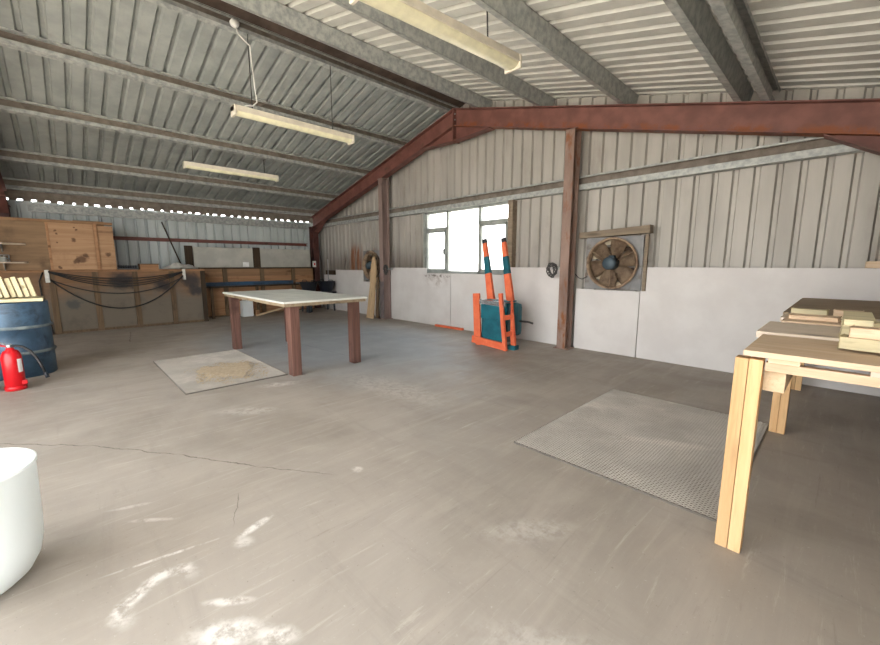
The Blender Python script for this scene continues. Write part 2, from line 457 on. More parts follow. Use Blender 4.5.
def stained_board():
    n = N('stained_white_board', .55)
    x, y, z = n.xyz()
    c = n.mix(n.ramp(n.noise(n.coord(), 2, 6, .6), .32, .68), h('#c9c5c3'), h('#d4d1cf'))
    dx = n.math('MULTIPLY', n.math('SUBTRACT', x, 1.55), 1.4); dz = n.math('MULTIPLY', n.math('SUBTRACT', z, .98), 3.0)
    d = n.math('SQRT', n.math('ADD', n.math('MULTIPLY', dx, dx), n.math('MULTIPLY', dz, dz)))
    m = n.math('MULTIPLY', n.ramp(d, .75, .1), n.ramp(n.noise(n.coord((1, 1, 1)), 7, 7, .7, .5), .42, .62, 0, .6))
    c = n.mix(m, c, h('#8f8076'))
    m2 = n.math('MULTIPLY', n.ramp(n.math('ABSOLUTE', n.math('SUBTRACT', z, 1.06)), .05, .01), n.ramp(n.noise(n.coord((1, 1, 1), loc=(3, 3, 3)), 14, 5, .7, 1), .5, .56, 0, .8))
    m2 = n.math('MULTIPLY', m2, n.ramp(x, 1.15, 1.3))
    c = n.mix(m2, c, h('#5a5049'))
    n.color(c); return n.m
MT['board_stained'] = stained_board()

def glass():
    n = N('window_glass', .05)
    t = n.n.new('ShaderNodeBsdfTransparent'); g = n.n.new('ShaderNodeBsdfGlossy'); g.inputs['Roughness'].default_value = .05
    mx = n.n.new('ShaderNodeMixShader'); mx.inputs[0].default_value = .05; n.L(t.outputs[0], mx.inputs[1]); n.L(g.outputs[0], mx.inputs[2])
    out = [q for q in n.n if q.type == 'OUTPUT_MATERIAL'][0]; n.L(mx.outputs[0], out.inputs['Surface'])
    return n.m
MT['glass'] = glass()

# ------------------------------------------------------------------ building dimensions
AX, AZ, SL = -5.35, 4.14, .25          # apex of the rafter tops, roof slope
XL, XR = -11.35, .8                    # inner faces of the side walls
YG = 5.87                              # gable sheeting
YB = -3.2                              # unseen open front end, set close behind the camera for more daylight
def rz(x, off=0): return AZ + off - SL * abs(x - AX)
MT['rafter'] = rafter_mat()
SHEET = .2                             # underside of the sheets above the rafters

bm = BM(); box(bm, (XL - .3, YB, -.15), (XR + .3, YG + .3, 0)); struct('floor', bm, MT['concrete'])
bm = BM()
for lo, hi in (((-40, YG + .3), (30, 45)), ((-40, -40), (30, YB)), ((-40, YB), (XL - .3, YG + .3)), ((XR + .3, YB), (30, YG + .3))):
    box(bm, (lo[0], lo[1], -.3), (hi[0], hi[1], -.02))
struct('ground', bm, MT['ground'])

# box-profile sheets: pan .15 wide, rib recess .05
def rib_stations(a, b, pitch=.2, rib=.05, depth=.035):
    out = []; k = math.floor(a / pitch)
    while k * pitch < b:
        s = k * pitch
        for u, d in ((s, 0), (s + pitch - rib - .024, 0), (s + pitch - rib - .008, depth), (s + pitch - .016, depth)):
            if a <= u <= b: out.append((u, d))
        k += 1
    return [(a, 0)] + out + [(b, 0)]

def roof(x0, x1, mat, name, bright):
    bm = BM(); prev = None
    for y, d in rib_stations(YB, YG + .1, .2, .05, .042):
        a = bm.verts.new((x0, y, rz(x0, SHEET + d))); b = bm.verts.new((x1, y, rz(x1, SHEET + d)))
        if prev: bm.faces.new((prev[0], prev[1], b, a))
        prev = (a, b)
    return struct(name, bm, mat)
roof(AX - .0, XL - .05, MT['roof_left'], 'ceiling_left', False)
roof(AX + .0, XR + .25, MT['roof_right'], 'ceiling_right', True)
bm = BM(); prism(bm, [(AX - .17, YB, rz(AX - .17, .185)), (AX, YB, rz(AX, .185)), (AX + .45, YB, rz(AX + .45, .185)), (AX + .45, YB, rz(AX + .45, .178)), (AX, YB, rz(AX, .178)), (AX - .17, YB, rz(AX - .17, .178))], (0, YG - YB, 0))
struct('trim_ridge', bm, MT['ridge'])

# gable sheeting with the window opening; upright ribs, each .2 m
W0, W1, WZ0, WZ1 = -6.43, -4.25, 1.12, 2.40
bm = BM()
st = rib_stations(XL, XR, .2, .045, .042)
def strip(xa, da, xb, db, z0, za, zb):
    vs = [bm.verts.new(p) for p in ((xa, YG + da, z0), (xb, YG + db, z0), (xb, YG + db, zb), (xa, YG + da, za))]
    bm.faces.new(vs)
for (xa, da), (xb, db) in zip(st, st[1:]):
    if xb - xa < 1e-6: continue
    ta, tb = rz(xa, SHEET + .05), rz(xb, SHEET + .05)
    if xb > W0 and xa < W1:
        strip(xa, da, xb, db, 0, WZ0, WZ0); strip(xa, da, xb, db, WZ1, ta, tb)
    else:
        strip(xa, da, xb, db, 0, ta, tb)
struct('wall_gable', bm, MT['gable'])

# eaves wall, left, with a toothed daylight gap under the sheets
bm = BM(); prev = None
for y, d in rib_stations(YB, YG, .2, .035, .045):
    a = bm.verts.new((XL - d, y, 0)); b = bm.verts.new((XL - d, y, 2.53))
    if prev: bm.faces.new((prev[0], prev[1], b, a))
    prev = (a, b)
k = YB; eb = BM()
while k < YG - .02:
    box(eb, (XL - .03, k, 2.53), (XL, min(YG, k + .115 + random.uniform(-.03, .03)), 2.57 + random.uniform(-.004, .004))); k += .19
box(eb, (XL - .03, YB, 2.566), (XL, YG, rz(XL, SHEET)))
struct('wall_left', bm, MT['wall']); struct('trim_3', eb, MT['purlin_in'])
bm = BM(); prev = None
for y, d in rib_stations(.3, YG, .2, .045, .028):  # wall stops short: unseen side opening added to let in daylight
    a = bm.verts.new((XR + d, y, 0)); b = bm.verts.new((XR + d, y, rz(XR, SHEET)))
    if prev: bm.faces.new((prev[0], prev[1], b, a))
    prev = (a, b)
struct('wall_right', bm, MT['gable'])

# unseen front end: left sheeting added to dim that side, doorway open for daylight
bm = BM(); prev = None
for x, d in rib_stations(XL, -5.2, .2, .045, .028):
    a = bm.verts.new((x, YB - d, 0)); b = bm.verts.new((x, YB - d, rz(x, SHEET + .05)))
    if prev: bm.faces.new((prev[0], prev[1], b, a))
    prev = (a, b)
struct('wall_front_added', bm, MT['gable'])

# window_1: steel frame, three lights, two transoms
bm = BM(); y0, y1 = YG - .05, YG + .03
M1, M2 = -5.79, -4.93
for x in (W0, M1, M2, W1):
    box(bm, (x - .028, y0, WZ0), (x + .028, y1, WZ1), .004)
for z in (WZ0 + .025, WZ1 - .02):
    box(bm, (W0, y0, z - .025), (W1, y1, z + .025), .004)
for xa, xb, z in ((W0, M1, 2.035), (M2, W1, 2.085)):
    box(bm, (xa, y0, z - .03), (xb, y1, z + .03), .004)
for xa, xb, za, zb in ((W0, M1, WZ0 + .05, 2.0), (M2, W1, WZ0 + .05, 2.05)):   # opening casements
    for x in (xa + .045, xb - .045): box(bm, (x - .02, y0 - .02, za), (x + .02, y0 + .03, zb), .003)
    for z in (za + .02, zb - .02): box(bm, (xa + .03, y0 - .02, z - .02), (xb - .03, y0 + .03, z + .02), .003)
win = struct('window_1', bm, MT['frame'])
for xa, xb, za, zb in ((W0, M1, WZ0, 2.035), (W0, M1, 2.035, WZ1), (M1, M2, WZ0, WZ1), (M2, W1, WZ0, 2.085), (M2, W1, 2.085, WZ1)):
    bm = BM(); box(bm, (xa + .03, YG - .012, za + .03), (xb - .03, YG - .008, zb - .03)); struct('pane', bm, MT['glass'], win)
bm = BM(); box(bm, (M1 - .08, y0 - .05, 1.5), (M1 - .06, y0 - .02, 1.62), .004); struct('casement_handle', bm, MT['wire'], win)
bm = BM(); box(bm, (W1 + .03, YG - .13, WZ0), (W1 + .13, YG - .002, 2.40), .004); struct('trim_1', bm, MT['oldwood_x'])
bm = BM(); box(bm, (W0 - .07, YG - .08, WZ0), (W0 - .03, YG - .002, 2.40), .003); struct('trim_2', bm, MT['frame'])

# ------------------------------------------------------------------ steel frame
def isec(bm, p0, p1, depth_dir, depth, flange, tf=.012, tw=.009):
    """I section swept p0->p1; depth along depth_dir, flanges across it"""
    p0, p1, dd = V(p0), V(p1), V(depth_dir).normalized()
    d = (p1 - p0).normalized(); s = d.cross(dd).normalized()
    hd, hf = depth / 2, flange / 2
    q = [(-hd, -hf), (-hd, hf), (-hd + tf, hf), (-hd + tf, tw), (hd - tf, tw), (hd - tf, hf), (hd, hf), (hd, -hf), (hd - tf, -hf), (hd - tf, -tw), (-hd + tf, -tw), (-hd + tf, -hf)]
    prism(bm, [p0 + dd * a + s * b for a, b in q], p1 - p0)

def rafter(yf, label_l, label_r):
    RD = .30; n = math.hypot(1, SL); off = RD / 2 * n
    for side, xe, lab in ((-1, -11.2, label_l), (1, .65, label_r)):
        t = thing('rafter_beam', lab, 'steel beam', (AX + side * .01, yf, rz(AX) - .3))
        bm = BM(); z0 = rz(AX) - off; z1 = rz(xe) - off
        # plumb-cut I section built from plates
        def plate(za, zb, w):
            prism(bm, [(AX + side * .002, yf - w / 2, z0 + za), (xe, yf - w / 2, z1 + za), (xe, yf - w / 2, z1 + zb), (AX + side * .002, yf - w / 2, z0 + zb)], (0, w, 0))
        plate(-off, -off + .013, .165); plate(off - .013, off, .165); plate(-off + .013, off - .013, .012)
        part('beam', bm, MT['rafter'] if side > 0 else MT['redsteel'], t)
        bm = BM(); zb = rz(AX) - 2 * off       # apex haunch, flat bottom
        xs = AX + side * .85; zh = rz(xs) - 2 * off + .0
        prism(bm, [(AX + side * .015, yf - .006, zb), (xs, yf - .006, zh), (AX + side * .015, yf - .006, zh - .03)], (0, .012, 0))
        prism(bm, [(AX + side * .015, yf - .0825, zh - .03), (xs, yf - .0825, zh - .002), (xs, yf - .0825, zh - .014), (AX + side * .015, yf - .0825, zh - .044)], (0, .165, 0))
        box(bm, (min(AX + side * .002, AX + side * .014), yf - .09, zh - .06), (max(AX + side * .002, AX + side * .014), yf + .09, rz(AX) - .005))
        part('apex_haunch', bm, MT['redsteel'], t)
        bm = BM()                              # eaves haunch
        xa = xe - side * .1; xb = xe - side * .95; 
        za = rz(xa) - 2 * off; zb2 = rz(xb) - 2 * off
        if side < 0: xb = xe + .62; zb2 = rz(xb) - 2 * off
        dz = .30 if side > 0 else .22
        prism(bm, [(xa, yf - .006, za), (xb, yf - .006, zb2), (xa, yf - .006, za - dz)], (0, .012, 0))
        prism(bm, [(xa, yf - .0825, za - dz), (xb, yf - .0825, zb2 - .002), (xb, yf - .0825, zb2 - .014), (xa, yf - .0825, za - dz - .012)], (0, .165, 0))
        part('eaves_haunch', bm, MT['redsteel'], t)
        bm = BM()
        for q in range(3): tube(bm, [(AX + side * .01, yf - .055, rz(AX) - .1 - q * .1), (AX + side * .035, yf - .055, rz(AX) - .1 - q * .1)], .012, 6)
        part('bolt', bm, MT['galv'], t)
YF = 5.6
rafter(YF, 'red oxide painted steel rafter climbing the left half of the gable', 'red oxide steel rafter with rust along its lower flange, right half of the gable')
rafter(-.62, 'red steel rafter over the left roof slope at the near frame', 'red steel rafter over the right roof slope at the near frame')

def column(x, y, z1, mat, lab, dd=(0, 1, 0), depth=.2, flange=.14, plate=True, lower=None):
    t = thing('steel_column', lab, 'steel column', (x, y, 0))
    bm = BM(); isec(bm, (x, y, .012), (x, y, z1), dd, depth, flange); part('shaft', bm, mat, t)
    bm = BM(); box(bm, (x - .12, y - .115, 0), (x + .12, y + .115, .012)); part('base_plate', bm, mat, t)
    if plate:
        bm = BM(); box(bm, (x - .1, y - .1, z1 - .012), (x + .1, y + .1, z1)); part('cap_plate', bm, mat, t)
    if lower:
        bm = BM()
        for q in (-1, 1): box(bm, (x - flange / 2 - .004, y + q * (depth / 2 + .002) - .003, .015), (x + flange / 2 + .004, y + q * (depth / 2 + .002) + .003, lower))
        part('worn_lower_casing', bm, MT['casing'], t, 'darker grey lower casing')
    return t
column(-2.98, 5.6, rz(-2.98) - .312, MT['ruststeel'], 'rusty brown steel column between the window and the fan')
column(-7.66, 5.6, rz(-7.66) - .312, MT['greycol'], 'faded pinkish steel column beside the leaning board, left of the window', lower=.9)
column(-11.1, 5.55, rz(-11.1) - .312, MT['darkcol'], 'dark red steel column in the far left corner', (1, 0, 0), .25, .16)
column(-11.1, -.62, rz(-11.1) - .312, MT['darkcol'], 'dark steel column behind the tall plywood boarding at the left edge', (1, 0, 0), .25, .16)
column(.6, 5.6, rz(.6) - .312, MT['darkcol'], 'dark red steel column in the far right corner', (1, 0, 0), .25, .16)
column(.62, -.62, rz(.62) - .312, MT['darkcol'], 'dark red steel column at the right side wall near the viewer', (1, 0, 0), .25, .16)

# purlins: lipped channels on top of the rafters
PG = 'galvanised roof purlins'
def purlin(x, face, lab, y0=YB + .05, y1=YG - .02, mat=None, dep=.185):
    k = SL if x < AX else -SL
    ax = V((1, 0, k)).normalized(); up = V((-k, 0, 1)).normalized()
    p0 = V((x, y0, rz(x, .004))); p1 = V((x, y1, rz(x, .004)))
    t = thing('roof_purlin', lab, 'roof purlin', p0, PG)
    f = face
    bm = BM(); profile_run(bm, [(f * .075, .05), (f * .075, 0), (0, 0)], p0, p1, ax, up); part('lower_flange', bm, MT['galv'], t)
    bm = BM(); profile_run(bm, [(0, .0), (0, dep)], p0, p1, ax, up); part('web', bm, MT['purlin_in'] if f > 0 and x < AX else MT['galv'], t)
    bm = BM(); profile_run(bm, [(0, dep), (f * .065, dep), (f * .065, dep - .02)], p0, p1, ax, up); part('upper_flange', bm, MT['galv'], t)
for x, f, lab in ((-6.93, 1, 'roof purlin nearest the ridge pair on the left slope, just above the middle strip light'),
                  (-8.36, 1, 'roof purlin halfway down the left slope that the small far light hangs from'),
                  (-9.93, 1, 'lowest full roof purlin on the left slope, above the row of daylight gaps'),
                  (-11.12, 1, 'eaves purlin at the foot of the left slope right over the row of daylight gaps'),
                  (-5.53, 1, 'left purlin of the pair at the roof ridge'),
                  (-4.74, -1, 'right purlin of the pair at the roof ridge'),
                  (-3.5, -1, 'mottled grey roof purlin on the right slope just left of the nearest strip light'),
                  (-2.24, -1, 'mottled grey roof purlin on the right slope holding the chain of the nearest strip light'),
                  (-.99, -1, 'left one of the close pair of purlins low on the right slope'),
                  (-.82, 1, 'right one of the close pair of purlins low on the right slope'),
                  (.4, -1, 'eaves purlin on the right slope beside the right wall')):
    purlin(x, f, lab)

def rail(name, lab, p0, p1, ax, up, hgt, wid, mat, cat='wall rail', lip=.02, web=None):
    t = thing(name, lab, cat, p0)
    bm = BM(); profile_run(bm, [(wid, lip), (wid, 0), (0, 0)], p0, p1, ax, up); part('lower_flange', bm, mat, t)
    bm = BM(); profile_run(bm, [(0, 0), (0, hgt)], p0, p1, ax, up); part('web', bm, web or mat, t)
    bm = BM(); profile_run(bm, [(0, hgt), (wid, hgt), (wid, hgt - .02)], p0, p1, ax, up); part('upper_flange', bm, mat, t)
    return t
rail('steel_girt', 'long grey steel girt crossing the gable just above the window', (-11.0, YG - .014, 2.405), (.55, YG - .014, 2.405), (0, -1, 0), (0, 0, 1), .19, .12, MT['galv'], 'wall girt', .075, MT['purlin_in'])  # darker web colour stands in for shade inside the channel
rail('eaves_beam', 'grey channel along the top of the left wall below the daylight gaps', (XL + .006, -.3, 2.33), (XL + .006, 5.45, 2.33), (1, 0, 0), (0, 0, 1), .15, .07, MT['galv'], 'eaves beam')
rail('steel_girt', 'thin dark red girt running across the left wall sheets', (XL + .014, .88, 1.84), (XL + .014, 5.42, 1.84), (1, 0, 0), (0, 0, 1), .07, .07, MT['redsteel'], 'wall girt', .012)

# ------------------------------------------------------------------ white boards along the gable
YP0, YP1 = 5.722, 5.736
WB = 'white boards along the gable'
def wboard(pts, lab, m='board'):
    bm = BM(); prism(bm, [(x, YP0, z) for x, z in pts], (0, YP1 - YP0, 0))
    x0 = min(p[0] for p in pts)
    single('lining_board', bm, MT[m], lab, 'wall board', (x0, YP0, 0), WB)
wboard([(-7.6, .003), (-5.60, .003), (-5.60, 1.115), (-6.32, 1.115), (-6.32, 1.225), (-7.6, 1.225)], 'stained white wall board under the left pane of the window', 'board_stained')
wboard([(-5.59, .003), (-3.08, .003), (-3.08, 1.25), (-4.16, 1.25), (-4.16, 1.115), (-5.59, 1.115)], 'white wall board behind the orange and teal barrow')
wboard([(-2.88, .003), (-1.955, .003), (-1.955, .93), (-2.88, .93)], 'low white wall board directly beneath the round fan')
wboard([(-1.945, .003), (.45, .003), (.45, 1.262), (-1.945, 1.262)], 'longest white wall board, right of the fan behind the timber bench')
wboard([(-10.9, .003), (-7.86, .003), (-7.86, .86), (-8.8, .86), (-8.8, 1.15), (-10.2, 1.15), (-10.2, 1.0), (-10.9, 1.0)], 'stepped greyish white wall board in the far left corner')
bm = BM(); box(bm, (-10.75, 5.70, 1.005), (-10.25, 5.80, 1.13), .004)
single('timber_block', bm, MT['postdark'], 'dark timber block on top of the stepped white board in the far left corner', 'timber', (-10.5, 5.74, 1.005))
bm = BM(); beam(bm, (-5.95, 5.64, .025), (-5.2, 5.67, .02), .05, .04)
single('timber_batten', bm, MT['orange'], 'short orange batten lying on the floor at the foot of the white boards', 'timber', (-5.55, 5.655, 0))
bm = BM(); box(bm, (.12, 5.70, 1.264), (.38, 5.80, 1.33), .005)
single('timber_offcut', bm, MT['pine_x'], 'small brown timber offcut on top of the longest white board at the right edge', 'timber', (.25, 5.75, 1.264))

# ------------------------------------------------------------------ extractor fans
def fan(cx, cz, lab, y=5.70):
    t = thing('extractor_fan', lab, 'fan', (cx, y, cz - .36), 'extractor fans on the gable')
    S = .40; R = .345
    bm = BM()   # square surround with a round hole
    n = 48; outer = []; inner = []
    for k in range(n):
        a = 2 * PI * k / n; c, s = math.cos(a), math.sin(a); m = S / max(abs(c), abs(s))
        outer.append((c * m, s * m * .93)); inner.append((c * R, s * R))
    vo = [bm.verts.new((cx + a, y, cz + b)) for a, b in outer]; vi = [bm.verts.new((cx + a, y, cz + b)) for a, b in inner]
    wo = [bm.verts.new((cx + a, y + .03, cz + b)) for a, b in outer]; wi = [bm.verts.new((cx + a, y + .03, cz + b)) for a, b in inner]
    for k in range(n):
        j = (k + 1) % n
        bm.faces.new((vo[k], vo[j], vi[j], vi[k])); bm.faces.new((wo[k], wo[j], wi[j], wi[k]))
        bm.faces.new((vo[k], vo[j], wo[j], wo[k])); bm.faces.new((vi[k], vi[j], wi[j], wi[k]))
    part('surround', bm, MT['greybox'], t)
    Mx = Matrix.Translation((cx, y, cz)) @ Matrix.Rotation(PI / 2, 4, 'X')   # lathe z -> -y
    bm = BM(); lathe(bm, [(R - .006, -.06), (R + .002, -.06), (R + .002, .05), (R + .02, .055), (R + .016, .063), (R - .012, .06), (R - .006, -.06)], seg=48, M=Mx); part('ring_housing', bm, MT['fanrust'], t)
    for k in range(6):
        bm = BM(); a0 = 2 * PI * k / 6 + .3
        rows = []
        for i in range(7):
            r = .06 + (R - .075) * i / 6; w = .06 + .12 * math.sin(min(1, i / 6 + .15) * 1.7)
            row = []
            for j in range(5):
                v = (j / 4 - .5); tw = .75 - .35 * i / 6
                u, dpt = v * w * 1.5 * math.cos(tw), v * w * math.sin(tw)
                ca, sa = math.cos(a0), math.sin(a0)
                row.append(bm.verts.new((cx + ca * r - sa * u, y + .015 + dpt * .5, cz + sa * r + ca * u)))
            rows.append(row)
        fs = [bm.faces.new((rows[i][j], rows[i][j + 1], rows[i + 1][j + 1], rows[i + 1][j])) for i in range(6) for j in range(4)]
        for f in fs: f.smooth = True
        bmesh.ops.solidify(bm, geom=fs, thickness=.004)
        part('blade', bm, MT['fanrust'], t)
    bm = BM(); lathe(bm, [(0, .16), (.07, .16), (.09, .14), (.09, -.02), (0, -.02)], seg=24, M=Mx); m = part('motor', bm, MT['motor'], t)
    bm = BM(); box(bm, (cx - .02, y - .11, cz + .07), (cx + .05, y - .03, cz + .11), .006); part('terminal_box', bm, MT['motor'], m)
    for a in (.5, 2.6, 4.7):
        bm = BM(); tube(bm, [(cx + .06 * math.cos(a), y - .045, cz + .06 * math.sin(a)), (cx + R * math.cos(a), y - .045, cz + R * math.sin(a))], .008, 6); part('motor_arm', bm, MT['fanrust'], t)
    for k in range(7):   # louvre shutter behind the blades
        z = cz - .30 + k * .1; wv = math.sqrt(max(.01, (R + .02) ** 2 - (z - cz) ** 2))
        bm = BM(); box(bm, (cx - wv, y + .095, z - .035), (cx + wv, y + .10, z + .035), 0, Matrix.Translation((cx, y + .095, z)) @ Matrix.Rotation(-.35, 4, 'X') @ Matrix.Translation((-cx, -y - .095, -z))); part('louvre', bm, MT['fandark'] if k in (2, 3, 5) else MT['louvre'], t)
    return t
f1 = fan(-2.34, 1.315, 'round rusty extractor fan with a teal motor between white boards, under a timber lintel')
dup(f1, (-8.32, 5.70, 1.27 - .36), 'round extractor fan half hidden behind the leaning boards, far left of the window', 'extractor fans on the gable')
t = thing('fan_lintel', 'weathered timber lintel over the round fan', 'timber', (-2.33, 5.70, 1.70))
bm = BM(); beam(bm, (-2.84, 5.715, 1.725), (-1.86, 5.715, 1.765), .12, .085, .004, (0, 0, 1), .12, .10); part('timber', bm, MT['oldwood_x'], t)
bm = BM(); box(bm, (-1.925, 5.69, .94), (-1.88, 5.72, 1.70), .004)
single('fan_side_post', bm, MT['oldwood_x'], 'grey timber upright on the right edge of the round fan', 'timber', (-1.9, 5.72, .94)) 
# cable coil and cleat on the columns
def cleat(x, y, z, lab):
    t = thing('cable_cleat', lab, 'cable cleat', (x, y, z), 'cleats on the columns')
    bm = BM(); box(bm, (x - .05, y - .02, z - .02), (x + .16, y + .02, z + .02), .006); part('bracket', bm, MT['galv'], t)
    bm = BM(); tube(bm, [(x - .03 + .065 * math.cos(a * .5) + .03 * math.sin(a * 1.13), y - .045 + .012 * math.sin(a), z - .03 + .09 * math.sin(a * .5) + .025 * math.cos(a * .83)) for a in range(0, 60)], .009, 6); part('cable_coil', bm, MT['wire'], t)
    return t
cleat(-3.16, 5.55, 1.24, 'tangled dark cable coil on the rusty column left of the round fan')
cleat(-7.48, 5.55, 1.2, 'small dark cable clamp on the pinkish column left of the window')
bm = BM(); tube(bm, [(-2.9, 5.71, 1.15), (-2.84, 5.69, 1.1), (-2.78, 5.69, 1.08), (-2.70, 5.69, 1.12)], .008, 6)
single('fan_cable', bm, MT['wire'], 'short cable running from the rusty column to the round fan', 'cable', (-2.9, 5.71, 1.1))

# boards leaning against the pinkish column
def plank(name, p0, p1, w, tck, mat, lab, cat='plank', up=(0, -1, 0), group=None):
    bm = BM(); beam(bm, p0, p1, w, tck, .003, up)
    return single(name, bm, mat, lab, cat, p0, group)
t = thing('leaning_plank', 'pale wide plank with a rounded top leaning by the pinkish column', 'plank', (-8.05, 5.2, 0), 'planks leaning left of the window')
bm = BM()
pp = [(-.17, 0), (.11, 0), (.12, .8), (.1, 1.25), (.06, 1.42), (0, 1.5), (-.06, 1.46), (-.1, 1.3), (-.1, .8)]
prism(bm, [(-7.95 + a, 5.34 + b * .10, b * .99 + .004) for a, b in pp], (0, .028, -.004)); part('board', bm, MT['beige_z'], t)
plank('leaning_plank', (-7.80, 5.44, .02), (-7.79, 5.475, 1.0), .07, .03, MT['post'], 'narrow brown plank leaning close to the pinkish column', group='planks leaning left of the window')

# ------------------------------------------------------------------ left wall boarding
XB = -10.2
t = thing('timber_partition', 'long plywood boarding with posts and a ledge along the left wall, cables slung across it', 'partition', (XB, .6, 0))
Yl, Yr = -2.2, 2.40
for (ya, yb, m, z0, z1) in ((Yl, -.07, 'ply_dark', 1.2, 2.06), (-.06, .57, 'ply_knots', 1.2, 2.06), (.62, .86, 'ply_knots', 1.2, 2.04)):
    bm = BM(); box(bm, (XB - .02, ya, z0), (XB, yb, z1), .002); part('upper_plywood_panel', bm, MT[m], t, 'darker stained plywood panel' if m == 'ply_dark' else None)
bm = BM(); box(bm, (XB - .045, .565, 1.2), (XB + .03, .62, 2.06), .003); part('upper_stud', bm, MT['ply_orange'], t)
bm = BM(); box(bm, (XB - .018, -.085, 1.2), (XB + .012, -.05, 2.06), .003); part('upper_stud', bm, MT['ply_orange'], t)
for z in (1.27, 1.93): 
    bm = BM(); box(bm, (XB, .63, z - .025), (XB + .014, .86, z + .025), .003); part('cross_batten', bm, MT['ply'], t)
bm = BM(); box(bm, (XB - .05, Yl, 2.06), (XB + .02, .86, 2.11), .004); part('top_rail', bm, MT['ply'], t)
bm = BM(); box(bm, (XL + .03, Yl, 2.0), (XB - .05, .86, 2.02), .002); part('cupboard_top', bm, MT['ply'], t)
bm = BM(); box(bm, (XL + .03, .84, 1.2), (XB - .03, .86, 2.0), .002); part('cupboard_end', bm, MT['ply'], t)
bm = BM(); box(bm, (XL + .03, Yl, 1.155), (XB + .03, Yr, 1.195), .004); part('ledge', bm, MT['ply_orange'], t)
posts = (-1.35, -.10, .51, 1.13, 1.76, 2.355)
ys = [Yl] + list(posts) + [Yr]
for ya, yb in zip(ys, ys[1:]):
    if yb - ya < .06: continue
    bm = BM(); box(bm, (XB - .022, ya + .002, .03), (XB - .002, yb - .002, 1.155), .002); part('lower_board', bm, MT['lower'], t)
for k, y in enumerate(posts):
    bm = BM(); box(bm, (XB - .002, y - .045, 0), (XB + .03, y + .045, 1.155), .004); part('post', bm, MT['postdark'] if k == 5 else MT['post'], t, 'tarred dark end post' if k == 5 else None)
bm = BM(); box(bm, (XB - .002, Yl, .0), (XB + .012, Yr - .05, .05), .003); part('sole_plate', bm, MT['post'], t)
bm = BM(); box(bm, (XL + .03, Yr - .02, 0), (XB - .025, Yr, 1.155), .003); part('end_board', bm, MT['postdark'], t)

# white cleats holding the cables
for y, lab in ((-.15, 'white bracket at the left end of the slung black cables'), (1.985, 'white bracket at the right end of the slung black cables')):
    t = thing('cable_bracket', lab, 'bracket', (XB + .03, y, 1.0), 'white cable brackets')
    bm = BM(); box(bm, (XB + .031, y - .03, .97), (XB + .065, y + .03, 1.20), .006); part('plate', bm, MT['whiteflex'], t)
    bm = BM(); box(bm, (XB + .065, y - .02, 1.02), (XB + .12, y + .02, 1.05), .004); part('hook', bm, MT['whiteflex'], t)
def sag(y0, z0, y1, z1, drop, x, n=22):
    return [(x + .012 * math.sin(3 * i / n), y0 + (y1 - y0) * i / n, z0 + (z1 - z0) * i / n - drop * 4 * (i / n) * (1 - i / n)) for i in range(n + 1)]
t = thing('cable_bundle', 'bundle of thin black cables slung highest across the plywood boarding', 'cable', (XB + .1, -.1, 1.18))
for d in (.14, .19, .235, .28):
    bm = BM(); tube(bm, sag(-.13, 1.19 - d * .1, 1.95, 1.16 - d * .1, d, XB + .085 + d * .1), .009, 6); part('strand', bm, MT['black'], t)
bm = BM(); tube(bm, sag(-.12, 1.02, 1.95, 1.03, .30, XB + .105), .010, 6)
single('black_cable', bm, MT['black'], 'single black cable sagging in the middle below the slung bundle', 'cable', (XB + .1, -.1, 1.02), 'cables slung on the boarding')
bm = BM(); tube(bm, sag(-.10, 1.0, 1.95, 1.06, .60, XB + .125), .013, 6)
single('black_cable', bm, MT['black'], 'thick black cable sagging lowest across the boarding', 'cable', (XB + .12, -.1, 1.0), 'cables slung on the boarding')
bm = BM(); tube(bm, [(XB + .05, -.2, 1.16), (XB + .06, -.26, 1.0), (XB + .05, -.25, .6), (XB + .06, -.2, .25), (XB + .09, -.17, .02)], .013, 6)
single('black_cable', bm, MT['black'], 'black cable hanging down to the floor from the left white bracket', 'cable', (XB + .05, -.2, 0), 'cables slung on the boarding')

# things on the ledge
zl = 1.196
t = thing('bottle_crate', 'low black crate of small dark holders at the left of the ledge', 'crate', (-10.26, 1.03, zl))
bm = BM(); box(bm, (-10.34, .87, zl), (-10.18, 1.19, zl + .035), .003); part('tray', bm, MT['blackplastic'], t)
for k in range(8):
    for j in range(2):
        bm = BM(); lathe(bm, [(0, 0), (.017, 0), (.017, .04), (.012, .05), (0, .05)], (-10.30 + j * .08, .893 + k * .039, zl + .035), 10); part('holder', bm, MT['blackplastic'], t)
t = thing('timber_block', 'small orange brown timber box on the ledge between crate and papers', 'box', (-10.4, 1.4, zl))
bm = BM(); box(bm, (-10.5, 1.24, zl), (-10.26, 1.56, zl + .10), .004); part('body', bm, MT['ply_orange'], t)
bm = BM(); box(bm, (-10.51, 1.23, zl + .10), (-10.25, 1.57, zl + .12), .004); part('lid', bm, MT['post'], t)
